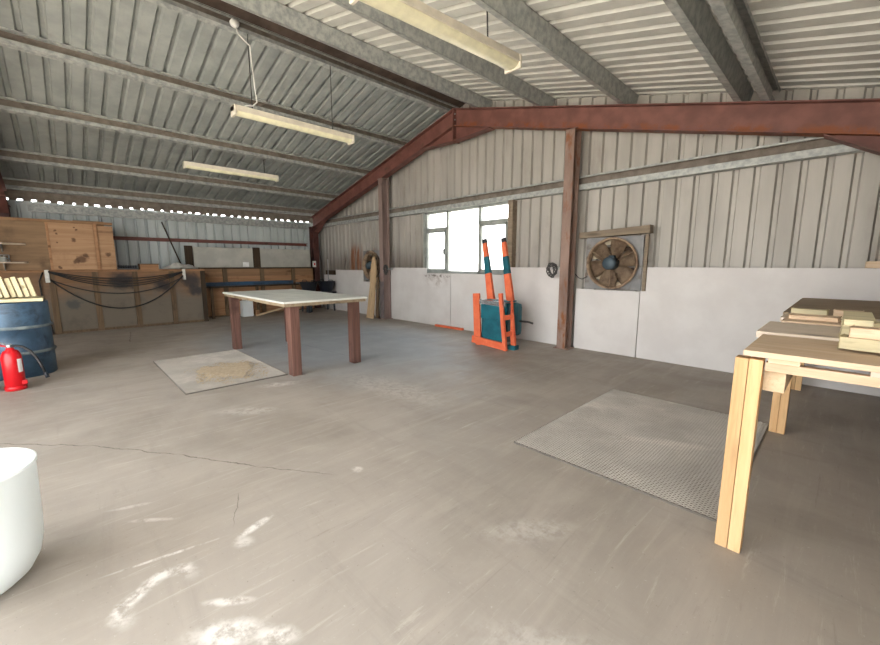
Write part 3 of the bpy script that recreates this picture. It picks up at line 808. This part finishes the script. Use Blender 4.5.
# crumpled pale dust sheet
bm = BM(); g = {}
for i in range(22):
    for j in range(12):
        u, v = i / 21, j / 11
        zz = zl + .012 + .17 * math.sin(PI * u) ** .8 * math.sin(PI * v) * (.55 + .45 * math.sin(7 * u + 3 * v) * math.cos(5 * v - 2 * u)) + random.uniform(0, .012)
        g[i, j] = bm.verts.new((-10.56 + .40 * v, 1.66 + .60 * u + random.uniform(-.015, .015), zz))
fs = [bm.faces.new((g[i, j], g[i + 1, j], g[i + 1, j + 1], g[i, j + 1])) for i in range(21) for j in range(11)]
bmesh.ops.solidify(bm, geom=fs, thickness=.006)
single('dust_sheet', bm, MT['cloth'], 'crumpled pale dust sheet heaped on the ledge above the right white bracket', 'cloth', (-10.4, 2.0, zl))
bm = BM(); beam(bm, (-11.28, 1.86, 2.28), (-11.0, 2.14, zl + .02), .025, .015)
single('thin_batten', bm, MT['postdark'], 'thin dark batten leaning on the wall behind the dust sheet', 'timber', (-11.0, 2.14, zl))
bm = BM(); box(bm, (-10.9, .3, 2.021), (-10.4, .75, 2.14), .005)
single('flat_carton', bm, MT['ply_dark'], 'flat brown carton lying on top of the tall plywood cupboard', 'carton', (-10.65, .5, 2.021))

# little wall shelves at the left edge
for z, lab, d in ((1.64, 'upper white shelf on the plywood at the left edge', .36), (1.32, 'lower white shelf on the plywood at the left edge', .30)):
    t = thing('bracket_shelf', lab, 'shelf', (XB, -.75, z), 'white shelves at the left edge')
    bm = BM(); prism(bm, [(XB + .002, -1.2, z), (XB + .002, -.36, z), (XB + .12, -.40, z), (XB + d, -.62, z), (XB + d, -1.2, z)], (0, 0, .022)); part('board', bm, MT['pale_x'], t)
    for y in (-1.1, -.66):
        bm = BM(); prism(bm, [(XB + .003, y, z), (XB + d * .7, y, z), (XB + .003, y, z - .13)], (0, .014, 0)); part('shelf_bracket', bm, MT['galv'], t)
t = thing('wire_basket', 'small grey wire basket on the lower white shelf at the left edge', 'basket', (XB + .14, -.72, 1.343))
bm = BM()
for z in (1.348, 1.40, 1.46):
    for a, b in (((.05, -.90), (.24, -.90)), ((.24, -.90), (.24, -.58)), ((.24, -.58), (.05, -.58)), ((.05, -.58), (.05, -.90))):
        tube(bm, [(XB + a[0], a[1], z), (XB + b[0], b[1], z)], .005, 5)
for k in range(7):
    y = -.90 + k * .32 / 6
    for xx in (.05, .24): tube(bm, [(XB + xx, y, 1.345), (XB + xx, y, 1.46)], .004, 5)
part('wires', bm, MT['galv'], t)
bm = BM(); box(bm, (XB + .07, -.87, 1.352), (XB + .22, -.61, 1.43), .01); part('contents', bm, MT['greypanel'], t)

# ------------------------------------------------------------------ recessed bay in the left corner
XV = -10.86
t = thing('timber_boarding', 'orange brown timber boarding recessed in the left wall behind the far table', 'boarding', (XV, 3.9, 0))
for za, zb, m in ((.03, .74, 'ply_orange'), (.80, 1.0, 'ply_orange'), (1.0, 1.19, 'ply')):
    bm = BM(); box(bm, (XV - .03, 2.44, za), (XV, 5.35, zb), .003); part('board', bm, MT[m], t)
for y in (3.0, 3.9, 4.75):
    bm = BM(); box(bm, (XV, y - .05, 0), (XV + .04, y + .05, 1.19), .004); part('post', bm, MT['post'], t)
bm = BM(); box(bm, (XV - .04, 2.44, 1.19), (XV + .06, 5.35, 1.225), .003); part('top_rail', bm, MT['postdark'], t)
bm = BM(); box(bm, (XV - .04, 2.44, 0), (XV, 5.35, .03)); part('sole_plate', bm, MT['post'], t)
t = thing('narrow_bench', 'narrow dark bench along the left wall behind the far table', 'bench', (XV + .22, 3.6, 0))
bm = BM(); box(bm, (XV + .042, 2.46, .74), (XV + .36, 4.75, .78), .004); part('bench_top', bm, MT['postdark'], t)
for y in (2.6, 3.65, 4.65):
    bm = BM(); box(bm, (XV + .27, y - .03, 0), (XV + .33, y + .03, .74), .003); part('leg', bm, MT['post'], t)
bm = BM(); box(bm, (XV + .28, 2.47, .783), (XV + .35, 4.6, .873), .012)
single('steel_tube', bm, MT['bluebeam'], 'long blue and grey square steel tube lying on the narrow dark bench', 'tube', (XV + .3, 3.5, .783))
for ya, yb, lab in ((2.36, 3.72, 'left grey board panel of the pair on the left wall above the orange boarding'), (3.90, 5.30, 'right grey board panel of the pair, next to the corner column')):
    bm = BM(); box(bm, (XV - .06, ya, 1.2255), (XV - .04, yb, 1.72), .003)
    single('grey_panel', bm, MT['greypanel'], lab, 'wall panel', (XV - .05, ya, 1.2255), 'grey panels on the left wall')
for y, lab, w in ((2.27, 'dark upright post at the left end of the grey board panels', .08), (3.81, 'dark upright post between the two grey board panels', .085)):
    bm = BM(); box(bm, (XV - .08, y - w, 1.226), (XV - .01, y + w, 1.74), .004)
    single('upright_post', bm, MT['postdark'], lab, 'post', (XV - .04, y, 1.226), 'dark posts by the grey panels')
bm = BM(); box(bm, (XV - .035, 3.45, 1.24), (XV - .015, 3.60, 1.36), .004)
single('paper_tag', bm, MT['whitelabel'], 'small white tag on the lower corner of the left grey board panel', 'tag', (XV - .03, 3.5, 1.24))
t = thing('white_canister', 'white plastic canister on the floor under the narrow dark bench', 'canister', (-10.45, 3.32, 0))
bm = BM(); box(bm, (-10.56, 3.20, 0), (-10.34, 3.46, .40), .03); part('body', bm, MT['tub'], t)
bm = BM(); lathe(bm, [(0, .04), (.035, .04), (.035, 0), (0, 0)], (-10.45, 3.27, .40), 16); part('cap', bm, MT['whiteflex'], t)
bm = BM(); tube(bm, [(-10.45, 3.33, .395), (-10.45, 3.35, .45), (-10.45, 3.41, .45), (-10.45, 3.43, .395)], .012, 8); part('handle', bm, MT['tub'], t)
plank('pale_stick', (-10.28, 3.5, .02), (-10.36, 4.62, .24), .04, .03, MT['pine_y'], 'pale stick propped low on the floor behind the far table', 'stick', (0, 0, 1))
bm = BM(); box(bm, (-10.50, 3.52, 0), (-10.38, 3.62, .15), .01)
single('brown_tin', bm, MT['ply_orange'], 'small brown tin on the floor beside the white canister', 'tin', (-10.44, 3.57, 0))

# black builder's tubs on a dark trestle in the corner
t = thing('trestle_stand', 'dark steel trestle in the far left corner under the two black tubs', 'trestle', (-10.22, 5.0, 0))
bm = BM(); box(bm, (-10.42, 4.70, .50), (-10.02, 5.62, .54), .005); part('deck', bm, MT['blackplastic'], t)
for y in (4.78, 5.54):
    for sx in (-1, 1):
        bm = BM(); beam(bm, (-10.22 + sx * .16, y, .50), (-10.22 + sx * .2, y, 0), .035, .035, .003); part('leg', bm, MT['blackplastic'], t)
def black_tub(y, lab):
    t = thing('rubber_tub', lab, 'tub', (-10.22, y, .542), 'black tubs in the corner')
    bm = BM(); lathe(bm, [(0, 0), (.14, 0), (.16, .02), (.235, .27), (.25, .28), (.24, .287), (.225, .272), (.15, .03), (0, .02)], (-10.22, y, .542), 32); part('body', bm, MT['blackplastic'], t)
    for s in (-1, 1):
        bm = BM(); tube(bm, [(-10.22 + s * .235, y - .06, .81), (-10.22 + s * .262, y - .05, .87), (-10.22 + s * .262, y + .05, .87), (-10.22 + s * .235, y + .06, .81)], .011, 8); part('handle', bm, MT['blackplastic'], t)
    return t
black_tub(4.90, 'left black rubber tub on the dark trestle in the far left corner')
black_tub(5.42, 'right black rubber tub on the dark trestle, nearer the gable')
t = thing('paint_tin', 'small dark tin on the floor under the trestle in the far left corner', 'tin', (-10.15, 4.85, 0))
bm = BM(); lathe(bm, [(0, 0), (.08, 0), (.08, .16), (.075, .165), (.07, .155), (0, .155)], (-10.15, 4.85, 0), 20); part('body', bm, MT['motor'], t)
bm = BM(); tube(bm, [(-10.15 + .082 * math.cos(a), 4.85, .13 + .09 * math.sin(a)) for a in [PI * k / 8 for k in range(9)]], .004, 5); part('handle', bm, MT['wire'], t)
t = thing('switch_box', 'small pale switch box on the far corner column', 'switch', (-10.93, 5.45, 1.3))
bm = BM(); box(bm, (-10.975, 5.40, 1.22), (-10.93, 5.50, 1.40), .006); part('box', bm, MT['whiteflex'], t)
bm = BM(); box(bm, (-10.93, 5.43, 1.28), (-10.92, 5.47, 1.34), .003); part('rocker', bm, MT['red'], t)
bm = BM(); tube(bm, [(-10.6, 5.70, .0), (-10.6, 5.70, 1.0), (-10.6, 5.70, 1.45)], .015, 8)
single('conduit_pipe', bm, MT['galv'], 'thin grey pipe standing against the stepped white board in the far left corner', 'pipe', (-10.6, 5.7, 0))

# ------------------------------------------------------------------ drum, timber offcuts, extinguishers
DX, DY = -6.74, -.41
t = thing('oil_drum', 'scuffed blue steel oil drum at the left edge carrying timber offcuts', 'drum', (DX, DY, 0))
bm = BM(); R = .285
pr = [(0, .012), (R - .012, .012), (R - .006, 0), (R, .008), (R, .27), (R + .014, .285), (R + .014, .295), (R, .31), (R, .565), (R + .014, .58), (R + .014, .59), (R, .605), (R, .862), (R - .004, .872), (R - .014, .862), (R - .018, .85), (0, .85)]
lathe(bm, pr, (DX, DY, 0), 56); part('body', bm, MT['drumblue'], t)
for z in (.29, .585):
    bm = BM(); lathe(bm, [(R + .010, z - .018), (R + .019, z - .006), (R + .019, z + .006), (R + .010, z + .018)], (DX, DY, 0), 56); part('rolling_hoop', bm, MT['drumhoop'], t)
bm = BM(); lathe(bm, [(0, 0), (.03, 0), (.03, .012), (0, .012)], (DX + .15, DY + .1, .85), 12); part('bung', bm, MT['drumhoop'], t)
bm = BM(); box(bm, (DX - .20, DY - .42, .874), (DX + .20, DY + .25, .91), .004)
single('drum_board', bm, MT['stick_x'], 'pale board lying across the top of the blue oil drum', 'board', (DX, DY, .874))
G = 'timber offcuts on the drum'
names = ['first', 'second', 'third', 'fourth', 'fifth', 'sixth', 'seventh', 'eighth', 'ninth']
for k in range(9):
    y = DY + .18 - k * .054; ln = .225 + random.uniform(-.012, .012)
    tilt = .20
    bm = BM(); p0 = V((DX + .02 + random.uniform(-.02, .02), y, .911)); p1 = p0 + V((-.04, -math.sin(tilt) * ln, math.cos(tilt) * ln))
    beam(bm, p0 + V((0, 0, .009)), p1 + V((0, 0, .009)), .036, .09, .003, (1, 0, 0))
    single('timber_offcut', bm, MT['stick_x'], 'pale timber offcut leaning in the row on the drum, %s from the right' % names[k], 'timber offcut', tuple(p0), G)

def extinguisher(x, y, lab, rot):
    t = thing('fire_extinguisher', lab, 'fire extinguisher', (x, y, 0), 'red fire extinguishers'); r = .078
    t.rotation_euler = (0, 0, 0)
    bm = BM(); lathe(bm, [(0, .012), (r - .01, .012), (r, .022), (r, .345), (r - .01, .385), (.055, .412), (.032, .425), (.03, .445), (0, .445)], (x, y, 0), 40); part('cylinder', bm, MT['red'], t)
    bm = BM(); lathe(bm, [(0, 0), (r + .006, 0), (r + .006, .04), (r, .045), (r, .01), (0, .01)], (x, y, 0), 40); part('foot_ring', bm, MT['red'], t)
    bm = BM(); lathe(bm, [(0, .445), (.026, .445), (.026, .475), (.016, .485), (0, .485)], (x, y, 0), 20); part('valve', bm, MT['chrome'], t)
    d = V((math.cos(rot), math.sin(rot), 0)); s = V((-d.y, d.x, 0)); c = V((x, y, 0))
    bm = BM(); beam(bm, c + V((0, 0, .475)) - d * .02, c - d * .17 + V((0, 0, .525)), .024, .006, .002); part('lever', bm, MT['chrome'], t, 'steel squeeze lever')
    bm = BM(); beam(bm, c + V((0, 0, .46)) - d * .02, c - d * .15 + V((0, 0, .475)), .024, .006, .002); part('carry_handle', bm, MT['red'], t)
    bm = BM(); hp = [c + d * a + V((0, 0, b)) + s * e for a, b, e in ((.02, .462, 0), (.07, .468, 0), (.13, .455, .005), (.19, .41, .01), (.24, .34, .012), (.275, .26, .015), (.30, .18, .018))]
    tube(bm, hp, .012, 10); hs = part('hose', bm, MT['black'], t)
    bm = BM(); tube(bm, [hp[-1], hp[-1] + (hp[-1] - hp[-2]) * .75], .013, 10, .018); part('nozzle', bm, MT['blackplastic'], hs)
    bm = BM(); rows = []
    la = rot + .0
    for i in range(7):
        a = la - .30 + .1 * i
        rows.append([bm.verts.new((x + (r + .0015) * math.cos(a), y + (r + .0015) * math.sin(a), z)) for z in (.19, .33)])
    fs = [bm.faces.new((rows[i][0], rows[i + 1][0], rows[i + 1][1], rows[i][1])) for i in range(6)]
    part('label', bm, MT['whitelabel'], t, 'white paper label')
    bm = BM(); box(bm, (x + d.x * (r + .02) - .02, y + d.y * (r + .02) - .02, .06), (x + d.x * (r + .02) + .02, y + d.y * (r + .02) + .02, .10), .006); part('hose_clip', bm, MT['red'], t)
    return t
extinguisher(-5.95, -.44, 'red fire extinguisher with its black hose sticking out, in front of the blue drum', math.radians(48))
extinguisher(-6.02, -.66, 'red fire extinguisher cut off by the left edge, behind the other one', math.radians(170))

# ------------------------------------------------------------------ white tub near the camera
t = thing('plastic_tub', 'big white plastic tub with a rounded bottom at the lower left edge', 'tub', (-2.29, -.375, 0))
R = .222
pr = [(0, .0), (R * .40, .0), (R * .62, .015), (R * .80, .05), (R * .92, .10), (R * .98, .16), (R, .23), (R + .006, .492), (R + .011, .496), (R + .011, .506), (R + .004, .508), (R - .004, .5), (R - .012, .2), (R * .9, .12), (R * .55, .025), (0, .012)]
bm = BM(); lathe(bm, pr, (-2.29, -.375, 0), 72); part('shell', bm, MT['tub'], t)

# ------------------------------------------------------------------ far table
t = thing('work_table', 'large work table with a scuffed white top and thick dark red timber legs', 'table', (-5.4, 2.25, 0))
c4 = [(-6.58, 1.76), (-4.22, 1.76), (-4.25, 2.92), (-6.58, 2.92)]
bm = BM(); box(bm, (-6.52, 1.75, .865), (-4.28, 2.84, .888), .003); part('tabletop', bm, MT['tabletop'], t)
bm = BM(); box(bm, (-6.505, 1.765, .828), (-4.295, 2.825, .865), .003); part('underboard', bm, MT['tabledge'], t)
for x, y in ((-6.49, 1.89), (-4.44, 1.91), (-4.48, 2.75), (-6.47, 2.72)):
    bm = BM(); box(bm, (x - .062, y - .055, 0), (x + .062, y + .055, .828), .006); part('leg', bm, MT['mahog'], t)
# ------------------------------------------------------------------ floor meshes
def expanded(name, x0, x1, y0, y1, px, py, z, lab, frame=True, warp=0.0):
    t = thing(name, lab, 'floor mesh', ((x0 + x1) / 2, (y0 + y1) / 2, 0), 'expanded metal sheets on the floor')
    nx = int((x1 - x0) / px); ny = int((y1 - y0) / py)
    verts = []; faces = []; idx = {}
    ox, oy = t.location.x, t.location.y
    def key(i, j):
        if (i, j) not in idx:
            X = x0 + i * px / 2; Y = y0 + j * py / 2
            Z = z + warp * math.sin(X * 5) * math.cos(Y * 4)
            idx[i, j] = len(verts); verts.append((X - ox, Y - oy, Z))
        return idx[i, j]
    k = .74
    for i in range(2 * nx - 1):
        for j in range(2 * ny - 1):
            if (i + j) % 2: continue
            c = (i + 1, j + 1)
            o = [key(c[0] - 1, c[1]), key(c[0], c[1] - 1), key(c[0] + 1, c[1]), key(c[0], c[1] + 1)]
            cx = sum(verts[q][0] for q in o) / 4; cy = sum(verts[q][1] for q in o) / 4
            n0 = len(verts)
            for q in o:
                verts.append((cx + (verts[q][0] - cx) * k, cy + (verts[q][1] - cy) * k, verts[q][2] - .0025))
            for a in range(4):
                b = (a + 1) % 4
                faces.append((o[a], o[b], n0 + b, n0 + a))
    me = bpy.data.meshes.new(name); me.from_pydata(verts, [], faces); me.materials.append(MT['mesh'])
    o = link(bpy.data.objects.new('mesh_sheet', me)); o.parent = t; ORG[o.name] = t.location.copy()
    md = o.modifiers.new('thick', 'SOLIDIFY'); md.thickness = .002; md.offset = -1
    bm = BM()
    for a, b in (((x0, y0), (x1, y0)), ((x1, y0), (x1, y1)), ((x1, y1), (x0, y1)), ((x0, y1), (x0, y0))):
        beam(bm, (a[0], a[1], .006), (b[0], b[1], .006), .008, .012, 0)
    part('edge_frame', bm, MT['meshedge'], t)
    return t
expanded('expanded_metal_sheet', -1.57, -.31, 2.28, 4.05, .036, .022, .016, 'dusty expanded metal sheet on the floor left of the timber bench')
expanded('expanded_metal_sheet', -6.38, -4.50, .80, 1.835, .036, .022, .014, 'expanded metal sheet with sawdust on it, on the floor before the far table')
# sawdust lying in the far mesh
bm = BM(); g = {}
NX, NY = 100, 60
def hz(u, v): return 1 - ((u - .5) * 2) ** 2 - ((v - .5) * 2) ** 2
for i in range(NX + 1):
    for j in range(NY + 1):
        u, v = i / NX, j / NY
        e = hz(u, v) + .35 * math.sin(9 * u + 2 * math.sin(7 * v)) * math.cos(8 * v) + random.uniform(-.35, .35)
        g[i, j] = (bm.verts.new((-5.70 + 1.15 * u, .95 + .84 * v, .0148 + max(0, min(.010, e * .011)) + random.uniform(0, .001))), e)
for i in range(NX):
    for j in range(NY):
        q = [g[i, j], g[i + 1, j], g[i + 1, j + 1], g[i, j + 1]]
        if sum(a[1] for a in q) / 4 > random.uniform(.0, .75): bm.faces.new([a[0] for a in q])
bmesh.ops.delete(bm, geom=[v for v in bm.verts if not v.link_faces], context='VERTS')
o = single('sawdust', bm, MT['sawdust'], 'thin scatter of yellowish sawdust on the far expanded metal sheet', 'sawdust', (-5.1, 1.35, .004)); o['kind'] = 'stuff'

# ------------------------------------------------------------------ orange and teal barrow stood on end
bx, by = -3.78, 4.78
t = thing('hand_barrow', 'orange and teal wooden barrow stood on end, handles pointing up before the window', 'barrow', (bx, by + .15, 0))
def hb(x): return bx + x
bm = BM(); beam(bm, (hb(-.27), by, .05), (hb(-.33), by + .02, .84), .13, .035, .004, (0, 1, 0)); part('left_plank', bm, MT['orange'], t)
bm = BM(); beam(bm, (hb(-.36), by - .03, .10), (hb(.30), by - .03, .06), .03, .11, .004); part('bottom_plank', bm, MT['orange'], t)
bm = BM(); beam(bm, (hb(-.22), by - .005, .72), (hb(.26), by - .005, .70), .04, .07, .004); part('top_bar', bm, MT['chrome'], t, 'shiny pale top bar')
bm = BM(); box(bm, (hb(-.22), by + .03, .12), (hb(.28), by + .05, .72), .003); tr = part('tray_floor', bm, MT['teal'], t)
for a, b in (((-.22, .03), (-.20, .26)), ((.26, .03), (.28, .26))):
    bm = BM(); box(bm, (hb(a[0]), by + a[1], .12), (hb(b[0]), by + b[1], .72), .003); part('tray_side', bm, MT['teal'], t)
bm = BM(); box(bm, (hb(-.2), by + .05, .73), (hb(.28), by + .26, .75), .003); part('tray_end', bm, MT['teal'], t)
bm = BM(); box(bm, (hb(-.20), by - .02, .46), (hb(.22), by + .03, .68), .006); part('tray_pocket', bm, MT['teal'], t)
bm = BM(); beam(bm, (hb(.30), by - .03, .0), (hb(.19), by - .03, .87), .06, .045, .004, (0, 1, 0)); part('front_upright', bm, MT['orange'], t)
bm = BM(); beam(bm, (hb(.33), by + .14, .06), (hb(.25), by + .13, .76), .065, .045, .004, (0, 1, 0)); part('rear_upright', bm, MT['orange'], t)
for z in (.24, .50):
    bm = BM(); beam(bm, (hb(.25), by - .02, z), (hb(.30), by + .12, z + .02), .05, .07, .004); part('rung', bm, MT['orange'], t)
bm = BM(); box(bm, (hb(.24), by + .09, 0), (hb(.38), by + .21, .07), .006); part('foot', bm, MT['teal'], t)
bm = BM(); box(bm, (hb(-.34), by + .02, 0), (hb(-.24), by + .12, .06), .006); part('foot', bm, MT['orange'], t)
bm = BM(); box(bm, (hb(.0), by + .27, .17), (hb(.25), by + .50, .70), .075); wh = part('tray_bulge', bm, MT['teal'], t)
bm = BM(); tube(bm, [(hb(.24), by + .40, .41), (hb(.40), by + .42, .41), (hb(.48), by + .42, .395)], .016, 10); part('axle', bm, MT['wire'], wh)
for x0, x1 in ((-.16, -.28), (.22, .10)):
    yb, zt = by + .22, 1.71
    pa = V((hb(x0), yb, .60)); pb = V((hb(x1) - .13, yb + .08, zt))
    stops = [(0, .34, 'orange'), (.34, .50, 'orange'), (.50, .72, 'teal'), (.72, .93, 'orange'), (.93, 1.0, 'blackplastic')]
    bm = BM(); beam(bm, pa, pa.lerp(pb, .5), .125, .06, .005, (0, 1, 0), .10, .055); hd = part('handle', bm, MT['orange'], t)
    bm = BM(); beam(bm, pa.lerp(pb, .5), pa.lerp(pb, .74), .104, .058, .003, (0, 1, 0), .09, .052); part('teal_band', bm, MT['teal'], hd, 'teal painted band')
    bm = BM(); beam(bm, pa.lerp(pb, .74), pa.lerp(pb, .94), .087, .05, .003, (0, 1, 0), .07, .044); part('upper_band', bm, MT['orange'], hd)
    bm = BM(); beam(bm, pa.lerp(pb, .94), pb, .073, .046, .003, (0, 1, 0), .066, .044); part('tip', bm, MT['blackplastic'], hd, 'dark handle tip')

# ------------------------------------------------------------------ timber bench at the right
t = thing('timber_bench', 'long pale timber bench of rough boards against the right wall', 'bench', (.2, 3.8, 0))
def legs(x, y, z1=.90):
    for k in range(2):
        bm = BM(); box(bm, (x + k * .049, y - .035, 0), (x + .047 + k * .049, y + .03, z1), .003); part('leg', bm, MT['pine_z'], t)
legs(-.30, 2.125); legs(-.30, 3.93, .86); legs(-.30, 5.45, .86); legs(.55, 2.125); legs(.55, 3.93, .86); legs(.55, 5.45, .86)
bm = BM(); box(bm, (-.198, 2.10, .855), (.72, 2.14, .893), .003); part('cross_rail', bm, MT['pine_x'], t)
for y in (3.93, 5.45):
    bm = BM(); box(bm, (-.29, y - .045, .862), (.72, y + .035, .905), .003); part('cross_rail', bm, MT['pine_x'], t)
for x0, x1 in ((-.203, -.13), (.5, .54)):
    bm = BM(); box(bm, (x0, 2.145, .76), (x1, 5.6, .86), .004); part('side_rail', bm, MT['pine_y'], t)
for x0, x1, m in ((-.19, -.09, 'pine_x'), (.10, .30, 'pale_x')):
    bm = BM(); box(bm, (x0, 2.09, .894), (x1, 2.4, .914), .003); part('packing_strip', bm, MT[m], t)
for y in (2.75, 3.4):
    bm = BM(); box(bm, (-.25, y - .04, .862), (.72, y + .04, .914), .003); part('cross_rail', bm, MT['pine_x'], t)
boards = [(2.07, 2.62, .916, .94, 'pine_x', -.272), (2.64, 3.16, .916, .95, 'pale_x', -.302), (3.18, 3.50, .916, .958, 'pine_x', -.25), (3.52, 3.84, .916, .944, 'pale_x', -.285)]
for y0, y1, z0, z1, m, x0 in boards:
    bm = BM(); box(bm, (x0, y0, z0), (.74, y1, z1), .003); part('top_board', bm, MT[m], t)
bm = BM(); box(bm, (-.30, 3.86, .916), (.74, 5.69, .948), .003); part('top_sheet', bm, MT['tan_x'], t, 'weathered brown sheet')
G = 'timber sticks on the bench'
def stick(x0, y0, x1, y1, z0, w, hgt, mat, lab):
    bm = BM(); beam(bm, (x0, y0, z0 + hgt / 2), (x1, y1, z0 + hgt / 2), w, hgt, .005)
    single('timber_stick', bm, MT[mat], lab, 'timber', (x0, y0, z0), G)
stick(.015, 2.37, .70, 2.26, .951, .085, .05, 'stick_x', 'yellowish timber stick lowest in the stack at the front of the bench')
stick(.04, 2.35, .70, 2.24, 1.003, .07, .042, 'pine_x', 'pale pine stick lying on the lowest front stick of the bench')
stick(.01, 2.78, .66, 2.80, .952, .09, .075, 'stick_x', 'thick treated timber stick behind the front stack on the bench')
stick(.06, 2.48, .06, 2.92, 1.031, .09, .03, 'stick_x', 'short flat piece lying lengthwise on the thick stick of the bench')
stick(-.22, 3.36, -.0, 3.34, .960, .12, .025, 'pine_x', 'thin yellowish board lying on the bench before the brown sheet')
stick(-.24, 3.70, -.06, 3.69, .946, .09, .05, 'stick_x', 'low pine block on the bench at the edge of the brown sheet')
stick(-.03, 3.70, .10, 3.69, .946, .09, .055, 'pine_x', 'short pine block right of the low block on the bench')
stick(.20, 3.40, .70, 3.36, .960, .09, .04, 'stick_x', 'yellow timber stick farthest right on the bench behind the stack')

# ------------------------------------------------------------------ strip lights
LG = 'hanging strip lights'
def strip_light(x, y0, y1, z, w, hooks, top, lab, sc=1.0, dip=0.0):
    t = thing('strip_light', lab, 'strip light', (x, y0, z), LG)
    t.rotation_euler = (math.atan2(dip, y1 - y0), 0, 0); t.location.z -= dip
    bm = BM(); prism(bm, [(x - w * .5, y0, z + .035), (x + w * .5, y0, z + .035), (x + w * .46, y0, z + .10), (x - w * .46, y0, z + .10)], (0, y1 - y0, 0)); part('housing', bm, MT['cream'], t)
    bm = BM()
    prof = [(x + w * .42 * math.cos(a), y0 + .03, z + .035 - .045 * math.sin(a) * (1 if abs(math.cos(a)) < .99 else 0)) for a in [PI * k / 10 for k in range(11)]]
    prism(bm, prof, (0, y1 - y0 - .06, 0)); part('diffuser', bm, MT['diffuser'], t)
    for ya, yb in ((y0, y0 + .03), (y1 - .03, y1)):
        bm = BM(); box(bm, (x - w * .52, ya, z - .02), (x + w * .52, yb, z + .10), .008); part('end_cap', bm, MT['cream'], t)
    for y in hooks:
        bm = BM(); tube(bm, [(x, y, z + .1), (x, y, top)], .006 * sc, 6); part('suspension_wire', bm, MT['wire'], t)
        bm = BM(); box(bm, (x - .02, y - .03, z + .098), (x + .02, y + .03, z + .112), .002); part('hook_plate', bm, MT['galv'], t)
    return t
strip_light(-5.46, 1.74, 3.42, 3.13, .15, (1.98, 3.10), rz(-5.46, .0), 'cream strip light hanging on two long wires below the ridge')
strip_light(-8.40, 1.79, 3.46, 3.01, .11, (1.95, 3.2), rz(-8.4, .0), 'small far strip light hanging low under the left roof slope')
strip_light(-2.44, 1.60, 3.36, 3.16, .18, (1.9, 2.965), rz(-2.44, .19), 'nearest strip light hanging under the right roof slope', 1.2, .10)
t = thing('junction_box', 'white junction box on the left ridge purlin above the middle strip light', 'junction box', (-5.44, 1.86, 4.20))
bm = BM(); lathe(bm, [(0, 0), (.05, 0), (.05, .045), (0, .045)], seg=20, M=Matrix.Translation((-5.46, 1.83, 4.17)) @ Matrix.Rotation(PI / 2, 4, 'Y')); part('box', bm, MT['whiteflex'], t)
bm = BM()
cp = [V((-5.43, 1.84, 4.12)), V((-5.42, 1.86, 4.05)), V((-5.42, 1.93, 4.0)), V((-5.43, 1.99, 3.97)), V((-5.44, 2.0, 3.8)), V((-5.44, 2.02, 3.5)), V((-5.43, 2.03, 3.33)), V((-5.44, 1.98, 3.28)), V((-5.45, 1.90, 3.26)), V((-5.46, 1.86, 3.236))]
tube(bm, cp, .008, 6)
single('white_flex', bm, MT['whiteflex'], 'white flex dropping from the junction box to the middle strip light', 'cable', (-5.44, 2.0, 3.5))

# ------------------------------------------------------------------ daylight and camera
w = bpy.data.worlds.new('sky'); SC.world = w; w.use_nodes = True
nt = w.node_tree; bg = nt.nodes['Background']
tc = nt.nodes.new('ShaderNodeTexCoord'); sp = nt.nodes.new('ShaderNodeSeparateXYZ'); nt.links.new(tc.outputs['Generated'], sp.inputs[0])
cr = nt.nodes.new('ShaderNodeValToRGB'); nt.links.new(sp.outputs[2], cr.inputs[0])
cr.color_ramp.elements[0].position = 0; cr.color_ramp.elements[0].color = (1.0, .98, .95, 1)
cr.color_ramp.elements[1].position = .8; cr.color_ramp.elements[1].color = (.80, .90, 1.0, 1)
nt.links.new(cr.outputs[0], bg.inputs['Color']); bg.inputs['Strength'].default_value = 2.0

sl = bpy.data.lights.new('sun', 'SUN'); sl.energy = 14; sl.angle = .01; sl.color = (1, .95, .88)
so = link(bpy.data.objects.new('sun', sl)); so.rotation_euler = V((.02, -.8, 1.7)).to_track_quat('Z', 'Y').to_euler()

cam = bpy.data.cameras.new('camera'); co = link(bpy.data.objects.new('camera', cam)); SC.camera = co
co.location = (0, 0, 1.3); co.rotation_euler = (math.radians(90 - 8.45), 0, math.radians(45.9))
cam.sensor_fit = 'HORIZONTAL'; cam.sensor_width = 36; cam.lens = 36 * 391 / 880; cam.clip_start = .02
SC.view_settings.view_transform = 'Standard'; SC.view_settings.look = 'None'
SC.view_settings.exposure = 2.1; SC.view_settings.gamma = 1; SC.view_settings.use_curve_mapping = False
